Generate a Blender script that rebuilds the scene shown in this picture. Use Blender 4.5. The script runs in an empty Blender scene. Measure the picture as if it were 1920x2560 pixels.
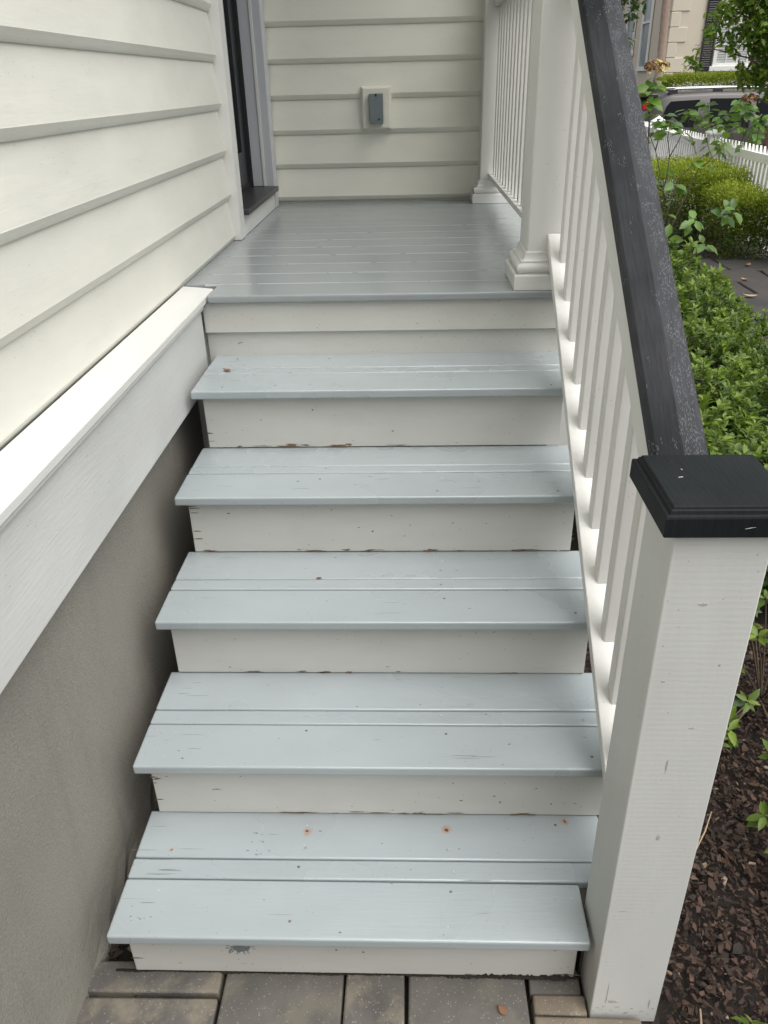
import bpy, bmesh, math, random
import numpy as np
from mathutils import Vector, Matrix
R = math.radians
random.seed(7)
rng = np.random.default_rng(11)
S = bpy.context.scene
COL = S.collection

# ------------------------------------------------------------------ camera
cam = bpy.data.cameras.new('camera'); camo = bpy.data.objects.new('camera', cam); COL.objects.link(camo)
cam.sensor_fit = 'HORIZONTAL'; cam.sensor_width = 36.0; cam.lens = 36.0 * 1973.23 / 1920
cam.clip_start = 0.02; cam.clip_end = 800
cr = Vector((0.99934226, 0.02918949, -0.02151801)); cu = Vector((0.00493323, 0.47843259, 0.87811043)); cf = Vector((-0.03592651, 0.87763901, -0.47797391))
M = Matrix(((cr.x, cu.x, -cf.x, 0.59479), (cr.y, cu.y, -cf.y, -0.95312), (cr.z, cu.z, -cf.z, 1.59740), (0, 0, 0, 1)))
camo.matrix_world = M
S.camera = camo

# ------------------------------------------------------------------ light: soft overcast day
SUN_EL, SUN_AZ = 66.0, 128.0          # azimuth measured clockwise from +Y
w = bpy.data.worlds.new('World'); S.world = w; w.use_nodes = True
nt = w.node_tree; bg = nt.nodes['Background']
sky = nt.nodes.new('ShaderNodeTexSky'); sky.sky_type = 'NISHITA'; sky.sun_disc = False
sky.sun_elevation = R(SUN_EL); sky.sun_rotation = R(SUN_AZ); sky.air_density = 1.0; sky.dust_density = 4.0; sky.ozone_density = 1.0
hs = nt.nodes.new('ShaderNodeHueSaturation'); hs.inputs['Saturation'].default_value = 0.22; hs.inputs['Value'].default_value = 1.0   # cloud veil: nearly white sky
nt.links.new(sky.outputs[0], hs.inputs['Color']); nt.links.new(hs.outputs[0], bg.inputs['Color'])
bg.inputs['Strength'].default_value = 0.13
sl = bpy.data.lights.new('sun', 'SUN'); sl.energy = 1.5; sl.angle = R(80); sl.color = (1.0, 0.98, 0.94)
so = bpy.data.objects.new('sun', sl); COL.objects.link(so)
sd = Vector((math.sin(R(SUN_AZ)) * math.cos(R(SUN_EL)), math.cos(R(SUN_AZ)) * math.cos(R(SUN_EL)), math.sin(R(SUN_EL))))
so.rotation_euler = sd.to_track_quat('Z', 'Y').to_euler(); so.location = (3, -6, 12)
S.view_settings.view_transform = 'Standard'; S.view_settings.look = 'None'; S.view_settings.gamma = 1.0
S.cycles.max_bounces = 6; S.cycles.diffuse_bounces = 3; S.cycles.glossy_bounces = 2; S.cycles.transmission_bounces = 3; S.cycles.transparent_max_bounces = 4
S.cycles.caustics_reflective = False; S.cycles.caustics_refractive = False
S.view_settings.exposure = 0.70; S.view_settings.use_curve_mapping = False

# ------------------------------------------------------------------ helpers
def tag(o, label=None, cat=None, group=None, kind=None):
    if label: o['label'] = label
    if cat: o['category'] = cat
    if group: o['group'] = group
    if kind: o['kind'] = kind
    return o
def empty(name, loc=(0, 0, 0), label=None, cat=None, group=None, kind=None, parent=None):
    o = bpy.data.objects.new(name, None); COL.objects.link(o); o.location = loc; o.empty_display_size = .1
    if parent: o.parent = parent; o.location = Vector(loc) - parent_origin(parent)
    return tag(o, label, cat, group, kind)
def parent_origin(p):
    v = Vector((0, 0, 0))
    while p: v += p.location; p = p.parent
    return v
def link(name, me, mat=None, parent=None, loc=(0, 0, 0)):
    """loc is in world space; parents are never rotated unless said so"""
    o = bpy.data.objects.new(name, me); COL.objects.link(o)
    if mat and not me.materials: me.materials.append(mat)
    if parent: o.parent = parent; o.location = Vector(loc) - parent_origin(parent)
    else: o.location = loc
    return o
def bm_mesh(bm, name, smooth=False):
    me = bpy.data.meshes.new(name); bm.normal_update(); bm.to_mesh(me); bm.free()
    if smooth:
        for p in me.polygons: p.use_smooth = True
    return me
def board(name, x0, x1, y0, y1, z0, z1, mat, parent=None, bev=.003, seg=2, rot=None, wob=0.0):
    bm = bmesh.new(); bmesh.ops.create_cube(bm, size=1)
    bmesh.ops.scale(bm, vec=(x1 - x0, y1 - y0, z1 - z0), verts=bm.verts)
    if wob:
        for v in bm.verts: v.co += Vector((random.uniform(-wob, wob), random.uniform(-wob, wob), random.uniform(-wob, wob) * .6))
    if bev: bmesh.ops.bevel(bm, geom=bm.edges[:], offset=bev, segments=seg, profile=.6, affect='EDGES')
    me = bm_mesh(bm, name)
    if bev:
        for p in me.polygons: p.use_smooth = max(abs(c_) for c_ in p.normal) < .985
    o = link(name, me, mat, parent, ((x0 + x1) / 2, (y0 + y1) / 2, (z0 + z1) / 2))
    if rot: o.rotation_euler = rot
    return o
class MB:
    def __init__(s): s.v = []; s.f = []
    def add(s, v, f):
        n = len(s.v); s.v += [tuple(q) for q in v]; s.f += [tuple(i + n for i in q) for q in f]; return s
    def box(s, x0, x1, y0, y1, z0, z1):
        return s.add([(x0,y0,z0),(x1,y0,z0),(x1,y1,z0),(x0,y1,z0),(x0,y0,z1),(x1,y0,z1),(x1,y1,z1),(x0,y1,z1)],
                     [(3,2,1,0),(4,5,6,7),(0,1,5,4),(1,2,6,5),(2,3,7,6),(3,0,4,7)])
    def prism(s, prof, fn, t0, t1):
        """prof: closed 2D outline; fn(a,b,t)->xyz; extruded t0..t1 with end caps"""
        n = len(prof); V = [fn(a, b, t0) for a, b in prof] + [fn(a, b, t1) for a, b in prof]
        F = [(i, (i + 1) % n, n + (i + 1) % n, n + i) for i in range(n)] + [tuple(range(n))[::-1], tuple(range(n, 2 * n))]
        return s.add(V, F)
    def tube(s, pts, rad, seg=6):
        pts = [Vector(p) for p in pts]; n = len(s.v); m = len(pts)
        for i, p in enumerate(pts):
            d = (pts[min(i + 1, m - 1)] - pts[max(i - 1, 0)]).normalized()
            a = d.orthogonal().normalized(); b = d.cross(a); r = rad[i] if hasattr(rad, '__len__') else rad
            for k in range(seg):
                t = 2 * math.pi * k / seg; q = p + a * (r * math.cos(t)) + b * (r * math.sin(t)); s.v.append(tuple(q))
        for i in range(m - 1):
            for k in range(seg):
                k2 = (k + 1) % seg; s.f.append((n + i*seg + k, n + i*seg + k2, n + (i+1)*seg + k2, n + (i+1)*seg + k))
        s.f.append(tuple(n + k for k in range(seg))[::-1]); s.f.append(tuple(n + (m-1)*seg + k for k in range(seg)))
        return s
    def ring(s, loops):
        """loops: list of equal-length closed vertex rings, skinned; both ends capped"""
        n = len(s.v); k = len(loops[0])
        for l in loops: s.v += [tuple(p) for p in l]
        for i in range(len(loops) - 1):
            for j in range(k):
                j2 = (j + 1) % k; s.f.append((n + i*k + j, n + i*k + j2, n + (i+1)*k + j2, n + (i+1)*k + j))
        s.f.append(tuple(n + j for j in range(k))[::-1]); s.f.append(tuple(n + (len(loops)-1)*k + j for j in range(k)))
        return s
    def mesh(s, name, smooth=False, bev=0, seg=2, fix=True):
        me = bpy.data.meshes.new(name); me.from_pydata(s.v, [], s.f); me.update()
        if fix or bev:
            bm = bmesh.new(); bm.from_mesh(me); bmesh.ops.recalc_face_normals(bm, faces=bm.faces[:])
            if bev:
                ed = [e for e in bm.edges if len(e.link_faces) == 2 and e.calc_face_angle(0) > .5]
                bmesh.ops.bevel(bm, geom=ed, offset=bev, segments=seg, profile=.6, affect='EDGES')
            bm.to_mesh(me); bm.free()
        if smooth:
            for p in me.polygons: p.use_smooth = True
        return me
    def build(s, name, mat, parent=None, loc=(0, 0, 0), smooth=False, bev=0, seg=2, fix=True):
        L = Vector(loc); s.v = [tuple(Vector(p) - L) for p in s.v]
        return link(name, s.mesh(name, smooth, bev, seg, fix), mat, parent, loc)

# ------------------------------------------------------------------ materials
class NT:
    def __init__(s, name):
        s.m = bpy.data.materials.new(name); s.m.use_nodes = True; s.t = s.m.node_tree
        s.b = s.t.nodes['Principled BSDF']; s.out = s.t.nodes['Material Output']
    def n(s, typ, ins=None, **kw):
        o = s.t.nodes.new('ShaderNode' + typ)
        for k, v in kw.items(): setattr(o, k, v)
        for k, v in (ins or {}).items(): s.set(o.inputs[k], v)
        return o
    def set(s, sock, v):
        if hasattr(v, 'is_output') or isinstance(v, bpy.types.NodeSocket): s.t.links.new(v, sock)
        elif isinstance(v, bpy.types.Node): s.t.links.new(v.outputs[0], sock)
        else: sock.default_value = v
    def pos(s): return s.n('NewGeometry').outputs['Position']
    def mapv(s, scale, vec=None, loc=(0, 0, 0), rot=(0, 0, 0)):
        m = s.n('Mapping', {'Scale': scale, 'Location': loc, 'Rotation': rot}); s.set(m.inputs['Vector'], vec if vec is not None else s.pos()); return m.outputs[0]
    def noise(s, vec, scale, detail=4, rough=.55, dist=0):
        return s.n('TexNoise', {'Vector': vec, 'Scale': scale, 'Detail': detail, 'Roughness': rough, 'Distortion': dist}).outputs[0]
    def ramp(s, fac, stops, interp='LINEAR'):
        r = s.n('ValToRGB'); r.color_ramp.interpolation = interp
        e = r.color_ramp.elements
        while len(e) < len(stops): e.new(.5)
        for q, (p, c) in zip(e, stops): q.position = p; q.color = (*c, 1) if hasattr(c, '__len__') else (c, c, c, 1)
        s.set(r.inputs[0], fac); return r.outputs[0]
    def mix(s, fac, a, b, blend='MIX'):
        m = s.n('MixRGB', blend_type=blend)
        s.set(m.inputs[0], fac)
        for i, c in ((1, a), (2, b)): s.set(m.inputs[i], (*c, 1) if isinstance(c, tuple) and len(c) == 3 else c)
        return m.outputs[0]
    def math(s, op, a, b=0.0, c=None):
        m = s.n('Math', operation=op); s.set(m.inputs[0], a); s.set(m.inputs[1], b)
        if c is not None: s.set(m.inputs[2], c)
        return m.outputs[0]
    def bump(s, h, strength=.3, dist=.002, normal=None):
        b = s.n('Bump', {'Height': h, 'Strength': strength, 'Distance': dist})
        if normal is not None: s.set(b.inputs['Normal'], normal)
        return b.outputs[0]
    def fin(s, color=None, rough=None, normal=None, spec=None):
        if color is not None: s.set(s.b.inputs['Base Color'], (*color, 1) if isinstance(color, tuple) and len(color) == 3 else color)
        if rough is not None: s.set(s.b.inputs['Roughness'], rough)
        if normal is not None: s.set(s.b.inputs['Normal'], normal)
        if spec is not None: s.set(s.b.inputs['Specular IOR Level'], spec)
        return s.m
def objrand(k): return k.n('ObjectInfo').outputs['Random']
def paint(name, col, grain='x', rough=.45, gb=.25, var=.06, dirt=.35, dirtcol=(.10, .08, .06), chips=0.0, fine=1.0, ridges=0.0, spec=.5, sp=None, wav=0.0):
    """brushed house paint on wood: faint tone drift, grain relief, thin dirt, the odd chip"""
    k = NT(name); P = k.pos()
    st = {'x': (1, 14, 14), 'y': (14, 1, 14), 'z': (14, 14, 1)}[grain]
    off = k.n('CombineXYZ'); rd = objrand(k)
    for i in range(3): k.set(off.inputs[i], k.math('MULTIPLY', rd, 7.3 + i * 3.1))
    Pv = k.n('VectorMath', operation='ADD'); k.set(Pv.inputs[0], P); k.set(Pv.inputs[1], off); Pv = Pv.outputs[0]
    g1 = k.noise(k.mapv(st, Pv), 12 * fine, 4, .66)
    drift = k.noise(Pv, 2.6, 3, .6)
    c = k.mix(k.ramp(drift, [(.3, 0), (.7, 1)]), tuple(q * (1 - var) for q in col), tuple(min(.9, q * (1 + var * .7)) for q in col))
    c = k.mix(k.math('MULTIPLY', rd, .10), c, tuple(q * .72 for q in col))
    # soft grime in streaks along the grain
    gn = k.noise(k.mapv(tuple(q ** .5 for q in st), Pv), 3.4, 4, .6)
    gr = k.ramp(gn, [(.35, 0), (.80, 1)])
    c = k.mix(k.math('MULTIPLY', gr, dirt * .45), c, tuple(.45 * q + .55 * d for q, d in zip(col, dirtcol)))
    # pin specks
    vo = k.n('TexVoronoi', {'Vector': Pv, 'Scale': 60, 'Randomness': 1.0})
    spk = k.math('MULTIPLY', k.math('LESS_THAN', vo.outputs['Distance'], .085), k.math('GREATER_THAN', gn, .52))
    c = k.mix(k.math('MULTIPLY', spk, dirt * 1.3), c, dirtcol)
    h = g1
    if chips:
        cn = k.noise(k.mapv(tuple(q ** .45 for q in st), Pv), 26, 4, .62)
        cm = k.ramp(cn, [(.735 - chips * .05, 0), (.745 - chips * .05, 1)])
        c = k.mix(cm, c, (.20, .165, .13))
    if sp:
        wn = k.math('SUBTRACT', k.noise(P, 90, 2), .5)
    for (px, py, pz, rad, core) in (sp or []):
        # a rusting nail: brown core, orange bleed
        d = k.n('VectorMath', operation='DISTANCE'); k.set(d.inputs[0], P); d.inputs[1].default_value = (px, py, pz)
        dd = k.math('ADD', d.outputs['Value'], k.math('MULTIPLY', wn, rad * 1.1))
        halo = k.ramp(k.math('DIVIDE', dd, rad), [(0.15, 1), (1.0, 0)], 'EASE')
        c = k.mix(k.math('MULTIPLY', halo, .62 if core else .3), c, (.42, .19, .05))
        cmk = k.math('LESS_THAN', dd, rad * (.26 if core else .2)); c = k.mix(cmk, c, (.09, .045, .02))
    if ridges:
        wv = k.n('TexWave', {'Vector': k.mapv((.15, .15, 1.0), P), 'Scale': 30.0, 'Distortion': 5.0, 'Detail': 2, 'Detail Scale': 4.0, 'Detail Roughness': .75}, wave_type='BANDS', bands_direction='Z')
        h = k.math('ADD', k.math('MULTIPLY', wv.outputs[1], ridges), k.math('MULTIPLY', k.noise(k.mapv((1, 1, .3), P), 22, 3, .65), 1.1))
    if wav: h = k.math('ADD', h, k.math('MULTIPLY', k.noise(k.mapv(tuple(q ** .4 for q in st), Pv), 5, 2), wav))
    nrm = k.bump(h, gb, .0016)
    ro = k.math('MAXIMUM', .2, k.math('ADD', rough - .06, k.math('MULTIPLY', drift, .12)))
    return k.fin(c, ro, nrm, spec)
def plain(name, col, rough=.5, var=.08, scale=20, bump=.1, bd=.002, metal=0, spec=.5):
    k = NT(name); P = k.pos(); nz = k.noise(P, scale, 5)
    c = k.mix(nz, tuple(q * (1 - var) for q in col), tuple(min(1, q * (1 + var)) for q in col))
    k.b.inputs['Metallic'].default_value = metal
    return k.fin(c, rough, k.bump(k.noise(P, scale * 3, 4), bump, bd), spec)
def leafmat(name, c_old, c_young, rough=.42, trans=.35, spec=.4):
    k = NT(name); at = k.n('Attribute', attribute_name='tint')
    c = k.mix(at.outputs['Fac'], c_old, c_young)
    nz = k.noise(k.pos(), 60, 3); c = k.mix(k.math('MULTIPLY', nz, .35), c, tuple(q * .6 for q in c_old))
    k.fin(c, rough, None, spec)
    tr = k.n('BsdfTranslucent'); k.set(tr.inputs['Color'], k.mix(.5, c, (.25, .38, .04)))
    mx = k.n('MixShader', {0: trans}); k.t.links.new(k.b.outputs[0], mx.inputs[1]); k.t.links.new(tr.outputs[0], mx.inputs[2])
    k.t.links.new(mx.outputs[0], k.out.inputs['Surface'])
    return k.m
def tintmat(name, stops, rough=.75, bump=.5):
    """colour picked per piece (attribute 'tint')"""
    k = NT(name); at = k.n('Attribute', attribute_name='tint'); c = k.ramp(at.outputs['Fac'], stops)
    P = k.pos(); nz = k.noise(k.mapv((1, 1, 1), P), 130, 4); c = k.mix(k.math('MULTIPLY', nz, .5), c, (.02, .014, .01))
    return k.fin(c, rough, k.bump(nz, bump, .002))

RUST = [(.362, .222, .1634, .015, 1), (.665, .230, .1634, .016, 1), (.925, .255, .1634, .014, 1), (.362, .180, .1634, .007, 0), (.665, .178, .1634, .007, 0), (.075, .172, .1634, .008, 1)]
TREADC = (.380, .422, .435)
m_tread = paint('tread_paint', TREADC, 'x', .28, .34, .06, .4, (.16, .15, .13), chips=.02, sp=RUST, spec=.85)
m_tread2 = paint('tread_paint_upper', TREADC, 'x', .28, .34, .06, .4, (.16, .15, .13), chips=.05, spec=.85)
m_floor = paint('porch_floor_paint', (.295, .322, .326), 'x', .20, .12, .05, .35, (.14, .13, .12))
m_riser = paint('riser_paint', (.57, .565, .525), 'x', .5, .25, .05, .55, (.17, .15, .12), chips=.55)
m_trim = paint('trim_white_long', (.72, .72, .685), 'y', .45, .25, .04, .3)
m_fascia = paint('fascia_white', (.64, .645, .62), 'y', .45, .45, .05, .4)
m_trimx = paint('trim_white_cross', (.72, .72, .685), 'x', .45, .2, .04, .3)
m_trimz = paint('trim_white_upright', (.73, .725, .69), 'z', .45, .2, .04, .3)
m_newel = paint('newel_paint', (.62, .625, .60), 'z', .5, .22, .03, .35, (.2, .18, .15), ridges=.22)
m_baluster = paint('baluster_paint', (.72, .715, .68), 'z', .45, .2, .03, .3)
m_sidingy = paint('siding_cream_long', (.74, .735, .655), 'y', .5, .3, .04, .3, wav=5.0)
m_sidingx = paint('siding_cream_cross', (.74, .735, .64), 'x', .5, .3, .04, .3, wav=5.0)
m_jamb = paint('door_jamb_paint', (.56, .57, .59), 'z', .45, .15, .03, .2)
m_black = paint('black_gloss_door', (.018, .02, .022), 'z', .3, .1, .2, .1, (.06, .06, .06))
m_sill = plain('dark_sill', (.03, .03, .032), .38, .2, 30, .1)
RCX = 1.004
m_box = plain('outlet_cover_grey', (.15, .18, .185), .5, .08, 60, .1)
m_dark = plain('dark_slot', (.012, .012, .012), .6)
# weathered black handrail: greyed paint with pale flecks where it has worn through
def railmat(name, base, grey, dens, wearx=None, spec=.25):
    k = NT(name); P = k.pos()
    g = k.noise(k.mapv((60, 4, 4), P), 4, 4, .65)
    dr = k.noise(k.mapv((1, .8, .8), P), 3.2, 4, .6)
    c = k.mix(k.ramp(dr, [(.38, 0), (.62, 1)]), base, grey)
    c = k.mix(k.math('MULTIPLY', k.ramp(g, [(.42, 0), (.72, 1)]), .45), c, tuple(q * .45 for q in base))
    vo = k.n('TexVoronoi', {'Vector': k.mapv((560, 150, 150), P), 'Scale': 1.0})
    sel = k.noise(k.mapv((2.2, .55, .55), P), 26, 5, .72)
    thr = k.math('ADD', dens - .06, k.math('MULTIPLY', dr, .12))
    if wearx:      # the outer slope of the rail, which the weather reaches, has lost most paint
        sx = k.n('SeparateXYZ', {0: P}).outputs[0]
        thr = k.math('SUBTRACT', thr, k.math('MULTIPLY', k.n('MapRange', {0: sx, 1: wearx[0], 2: wearx[1], 3: 0.0, 4: wearx[2]}).outputs[0], 1.0))
    fl = k.math('MULTIPLY', k.math('LESS_THAN', vo.outputs['Distance'], .36), k.math('GREATER_THAN', sel, thr))
    c = k.mix(k.math('MULTIPLY', fl, .38), c, (.22, .23, .23))
    crk = k.ramp(k.noise(k.mapv((34, .5, .5), P), 2.1, 4, .7), [(.69, 0), (.70, 1)]); c = k.mix(crk, c, (.008, .008, .009))
    return k.fin(c, .6, k.bump(g, .5, .0012), spec)
m_rail = railmat('handrail_black_worn', (.011, .0145, .0165), (.040, .041, .046), .60, (RCX - .002, RCX + .012, .14))
m_cap = railmat('newel_cap_black', (.008, .0105, .0115), (.014, .017, .018), .80, None, .15)

# ================================================================== GROUND
Z6 = 1.0658
ZT = [0, .1634, .3411, .5184, .6987, .8799, Z6]
YF = [0, -.0263, .2357, .5026, .7752, 1.0438, 1.3290]     # front of each nosing
YR = [0, .0071, .2691, .5360, .8086, 1.0772, 1.3625]     # front of each riser
k = NT('ground_soil'); P = k.pos()
k.fin(k.mix(k.noise(P, 14, 6, .7), (.010, .007, .005), (.03, .021, .015)), .9, k.bump(k.noise(P, 60, 5), .8, .01)); m_soil = k.m
def gz(x, y):
    d = max(0.0, y - 12.0); return -.05 - .33 * min(1, d / 3.0)
g = MB(); xs = [-200, -40, -15, -6, -2, 0, 1, 2, 3, 4, 5, 6, 8, 12, 20, 40, 200]; ys = [-200, -40, -10, -4, -2, 0, 2, 4, 6, 8, 10, 12, 13, 14, 15, 18, 24, 40, 120, 500]
g.v = [(x, y, gz(x, y)) for y in ys for x in xs]
g.f = [(j*len(xs)+i, j*len(xs)+i+1, (j+1)*len(xs)+i+1, (j+1)*len(xs)+i) for j in range(len(ys)-1) for i in range(len(xs)-1)]
tag(g.build('ground', m_soil), kind='structure')
k = NT('asphalt'); P = k.pos(); k.fin(k.mix(k.noise(P, 90, 4), (.035, .035, .036), (.075, .073, .07)), .85, k.bump(k.noise(P, 120, 3), .5, .006)); m_asph = k.m
k = NT('sidewalk_concrete'); P = k.pos(); k.fin(k.mix(k.noise(P, 5, 6), (.25, .24, .22), (.36, .35, .32)), .85, k.bump(k.noise(P, 80, 3), .3, .004)); m_conc = k.m
tag(MB().box(-60, 60, 15.3, 20.3, -.5, -.37).build('street', m_asph), kind='structure')
tag(MB().box(-60, 60, 20.3, 21.9, -.5, -.25).build('sidewalk', m_conc, bev=.02), kind='structure')

# pavers in front of the bottom step
def pavermat(name, a, b, moss):
    k = NT(name); P = k.pos()
    c = k.mix(k.ramp(k.noise(P, 9, 6, .65), [(.35, 0), (.68, 1)]), a, b)
    vo = k.n('TexVoronoi', {'Vector': P, 'Scale': 210, 'Randomness': 1}); rnd = vo.outputs['Color']
    ag = k.math('MULTIPLY', k.math('LESS_THAN', vo.outputs['Distance'], .33), k.math('GREATER_THAN', k.n('SeparateColor', {0: rnd}).outputs[0], .68))
    c = k.mix(k.math('MULTIPLY', ag, .4), c, k.mix(k.n('SeparateColor', {0: rnd}).outputs[1], (.10, .09, .08), (.46, .43, .38)))
    st = k.ramp(k.noise(P, 7.5, 8, .62), [(.52, 0), (.62, 1)]); c = k.mix(k.math('MULTIPLY', st, moss), c, (.33, .29, .20))
    sm = k.ramp(k.noise(P, 13, 6, .7), [(.5, 0), (.62, 1)]); c = k.mix(k.math('MULTIPLY', sm, moss * .6), c, (.06, .055, .05))
    return k.fin(c, .85, k.bump(k.noise(P, 160, 4), .5, .002))
m_pv = pavermat('paver_grey', (.094, .087, .078), (.136, .126, .111), .15)
m_pv2 = pavermat('paver_stained', (.088, .081, .074), (.138, .127, .113), .35)
m_pv3 = pavermat('paver_tan', (.15, .12, .09), (.20, .165, .125), .3)
pav = tag(MB().box(-.115, 1.075, -2.6, .30, -.20, -.034).build('paving', m_soil), kind='structure')
def paver(x0, x1, y0, y1, m, dz=0):
    o = board('paver', x0, x1, y0, y1, -.034, dz, m, pav, .005, 2, wob=.003); o.rotation_euler = (random.uniform(-.006, .006), random.uniform(-.006, .006), random.uniform(-.006, .006))
paver(-.098, .203, -.036, .03, m_pv2, .002); paver(-.098, .201, -.252, -.044, m_pv2, -.001)
paver(.208, .4505, -.21, .03, m_pv); paver(.4555, .5755, -.205, .028, m_pv2, .001); paver(.5805, .8185, -.212, .03, m_pv)
paver(.826, 1.03, -.215, -.067, m_pv3, .001); paver(.826, .93, -.063, -.028, m_pv3, -.001); paver(.826, .925, -.022, .03, m_pv, -.006)
y = -.222
row = 0
while y > -1.6:
    x = -.098 + (.06 if row % 2 else 0)
    if row % 2: paver(-.098, -.045, y - .2, y - .008, m_pv)
    while x < .95:
        wd = random.choice((.12, .24, .24)); paver(x, min(x + wd, 1.03), y - .2 + (0.03 if row == 0 and x < .2 else 0), y - .008 - (.03 if row == 0 and x < .2 else 0), random.choice((m_pv, m_pv, m_pv2))); x += wd + .008
    y -= .208; row += 1

# ================================================================== HOUSE
house = empty('clapboard_house', (-.5, 2, 0), 'cream clapboard house whose siding wall rises left of the wooden steps and behind the porch', 'house')
WX = -.112
sw = MB().box(-.30, WX, -4.5, 2.26, 1.03, 6.2).build('side_wall', m_sidingy, house)
MB().box(-.30, WX, 2.26, 3.30, 3.2, 6.2).build('wall_over_door', m_sidingy, house)
MB().box(-.30, WX, 3.2005, 3.45, 1.03, 3.2).build('wall_beside_door', m_sidingy, house)
bw = MB().box(-.112, 1.15, 3.349, 3.6, .2, 6.2).build('back_wall', m_sidingx, house)
MB().box(.9, 1.145, 3.6, 10, .2, 6.2).build('wing_wall', m_sidingy, house)
E_ = .1524
def sideprof(h):   # (out from wall, height): bevel clapboard with thick rounded butt
    return [(0, h + .012), (.003, h + .012), (.0226, .0232), (.0230, .0222), (.0224, .0208), (.0195, .0150), (.0165, .0090), (.0135, .0040), (.0105, .0008), (.008, 0), (0, 0)]
def siding_board(i, parent, z0, fn, t0, t1, mat, mid):
    pr = sideprof(E_); mb = MB(); mb.prism(pr, lambda a, b, t: fn(a, b, t), t0, t1)
    o = mb.build('siding_board', mat, parent, mid)
    o.location.z += random.uniform(-.0012, .0012); return o
z0s = 1.0628
for i in range(14):
    z0 = z0s + i * E_
    splits = [(-4.4, 2.262)]
    for a, b in splits:
        siding_board(i, sw, z0, lambda p, q, t, z0=z0: (WX + p, t, z0 + q), a, b, m_sidingy, (WX, (a + b) / 2, z0))
for i in range(14):
    z0 = 1.0735 + i * E_
    siding_board(i, bw, z0, lambda p, q, t, z0=z0: (t, 3.349 - p, z0 + q), -.10, 1.15, m_sidingx, (.5, 3.349, z0))
# water table: sloping cap over a wide fascia, and the stucco foundation below it
MB().prism([(-.0905, 1.060), (-.0905, 1.072), (-.003, 1.064), (-.0005, 1.061), (-.0005, 1.046), (-.003, 1.043), (-.0905, 1.043)], lambda a, b, t: (a, t, b), -4.4, 1.437).build('water_table_cap', m_trim, house, (-.05, -1.5, 1.05), bev=.0012)
MB().prism([(-.10, 1.0425), (-.0085, 1.0425), (-.009, 1.032), (-.0135, 1.024), (-.0185, 1.022), (-.10, 1.022)], lambda a, b, t: (a, t, b), -4.4, 1.33).build('cove_moulding', m_trim, house, (-.05, -1.5, 1.03))
board('water_table_board', -.10, -.020, -4.4, 1.338, .808, 1.0215, m_fascia, house, .002)
k = NT('stucco_grey'); P = k.pos()
c = k.mix(k.ramp(k.noise(P, 3.1, 5, .6), [(.32, 0), (.7, 1)]), (.285, .274, .232), (.335, .317, .268))
c = k.mix(k.math('MULTIPLY', k.ramp(k.noise(k.mapv((1, 6, .8), P), 3.2, 6, .6), [(.5, 0), (.72, 1)]), .22), c, (.17, .165, .145))
c = k.mix(k.math('MULTIPLY', k.ramp(k.noise(P, 1.9, 3), [(.55, 0), (.75, 1)]), .35), c, (.31, .262, .222))
sp = k.ramp(k.noise(P, 330, 3, .75), [(.38, .0), (.62, 1)]); c = k.mix(k.math('MULTIPLY', sp, .42), c, (.11, .106, .094))
m_stucco = k.fin(c, .92, k.bump(k.noise(P, 170, 4, .7), .65, .006))
fw = MB(); ny = 120; nz = 26
for j in range(ny + 1):
    yy = -4.4 + 5.75 * j / ny
    for i in range(nz + 1):
        zz = -.15 + 1.0 * i / nz
        xx = -.068 + .003 * math.sin(yy * 3 + zz * 2)
        if zz < .12: xx += .012 * (1 - zz / .12) * (.35 + random.random()) * (1 if yy > .02 else .25)
        fw.v.append((xx, yy, zz))
for j in range(ny):
    for i in range(nz): a = j * (nz + 1) + i; fw.f.append((a, a + nz + 1, a + nz + 2, a + 1))
nb = len(fw.v); fw.box(-.30, -.085, -4.4, 1.35, -.15, 1.02)
fw.build('foundation_wall', m_stucco, house, (-.1, -1.5, 0), fix=False)
# door and its surround
cas = board('door_casing', -.118, -.066, 2.250, 2.340, Z6 + .001, 3.1, m_trimz, house, .003)
board('door_casing', -.118, -.066, 3.150, 3.250, Z6 + .001, 3.1, m_jamb, house, .003)
board('casing_filler', -.118, -.078, 3.2505, 3.326, Z6 + .001, 3.1, m_trimz, house, .002)
board('door_header', -.118, -.066, 2.24, 3.26, 3.1, 3.22, m_trim, house, .003)
board('door_jamb', -.168, -.1185, 3.150, 3.20, 1.1685, 3.1, m_jamb, house, .002)
board('door_weatherstrip', -.24, -.1685, 3.140, 3.20, 1.1685, 3.1, m_dark, house, .001)
board('casing_bead', -.1178, -.104, 3.1455, 3.1498, 1.1685, 3.1, m_trimz, house, .0015)
board('door_jamb', -.24, -.1185, 2.29, 2.332, 1.150, 3.1, m_jamb, house, .002)
board('kick_board', -.118, -.070, 2.3405, 3.1495, Z6 + .001, 1.146, m_trim, house, .002)
board('door_sill', -.24, -.046, 2.3405, 3.1495, 1.1465, 1.168, m_sill, house, .003)
door = MB().box(-.235, -.20, 2.335, 3.139, 1.172, 3.09).build('door', m_black, house, (-.21, 2.75, 1.17))
for (a, b, c, d) in ((2.335, 2.45, 1.172, 3.09), (3.03, 3.138, 1.172, 3.09), (2.451, 3.029, 1.172, 1.33), (2.451, 3.029, 2.0, 2.12), (2.451, 3.029, 2.95, 3.09)):
    board('door_rail', -.199, -.184, a, b, c, d, m_black, door, .003)
kx = NT('door_glass'); kx.b.inputs['Base Color'].default_value = (.02, .025, .03, 1); kx.b.inputs['Roughness'].default_value = .06; m_glass = kx.m
MB().box(-.1985, -.194, 2.455, 3.025, 1.34, 1.99).build('door_pane', m_glass, door, (-.19, 2.7, 1.5))
board('weather_strip', -.1995, -.178, 2.336, 3.138, 1.1685, 1.186, m_dark, door, .002)

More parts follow.
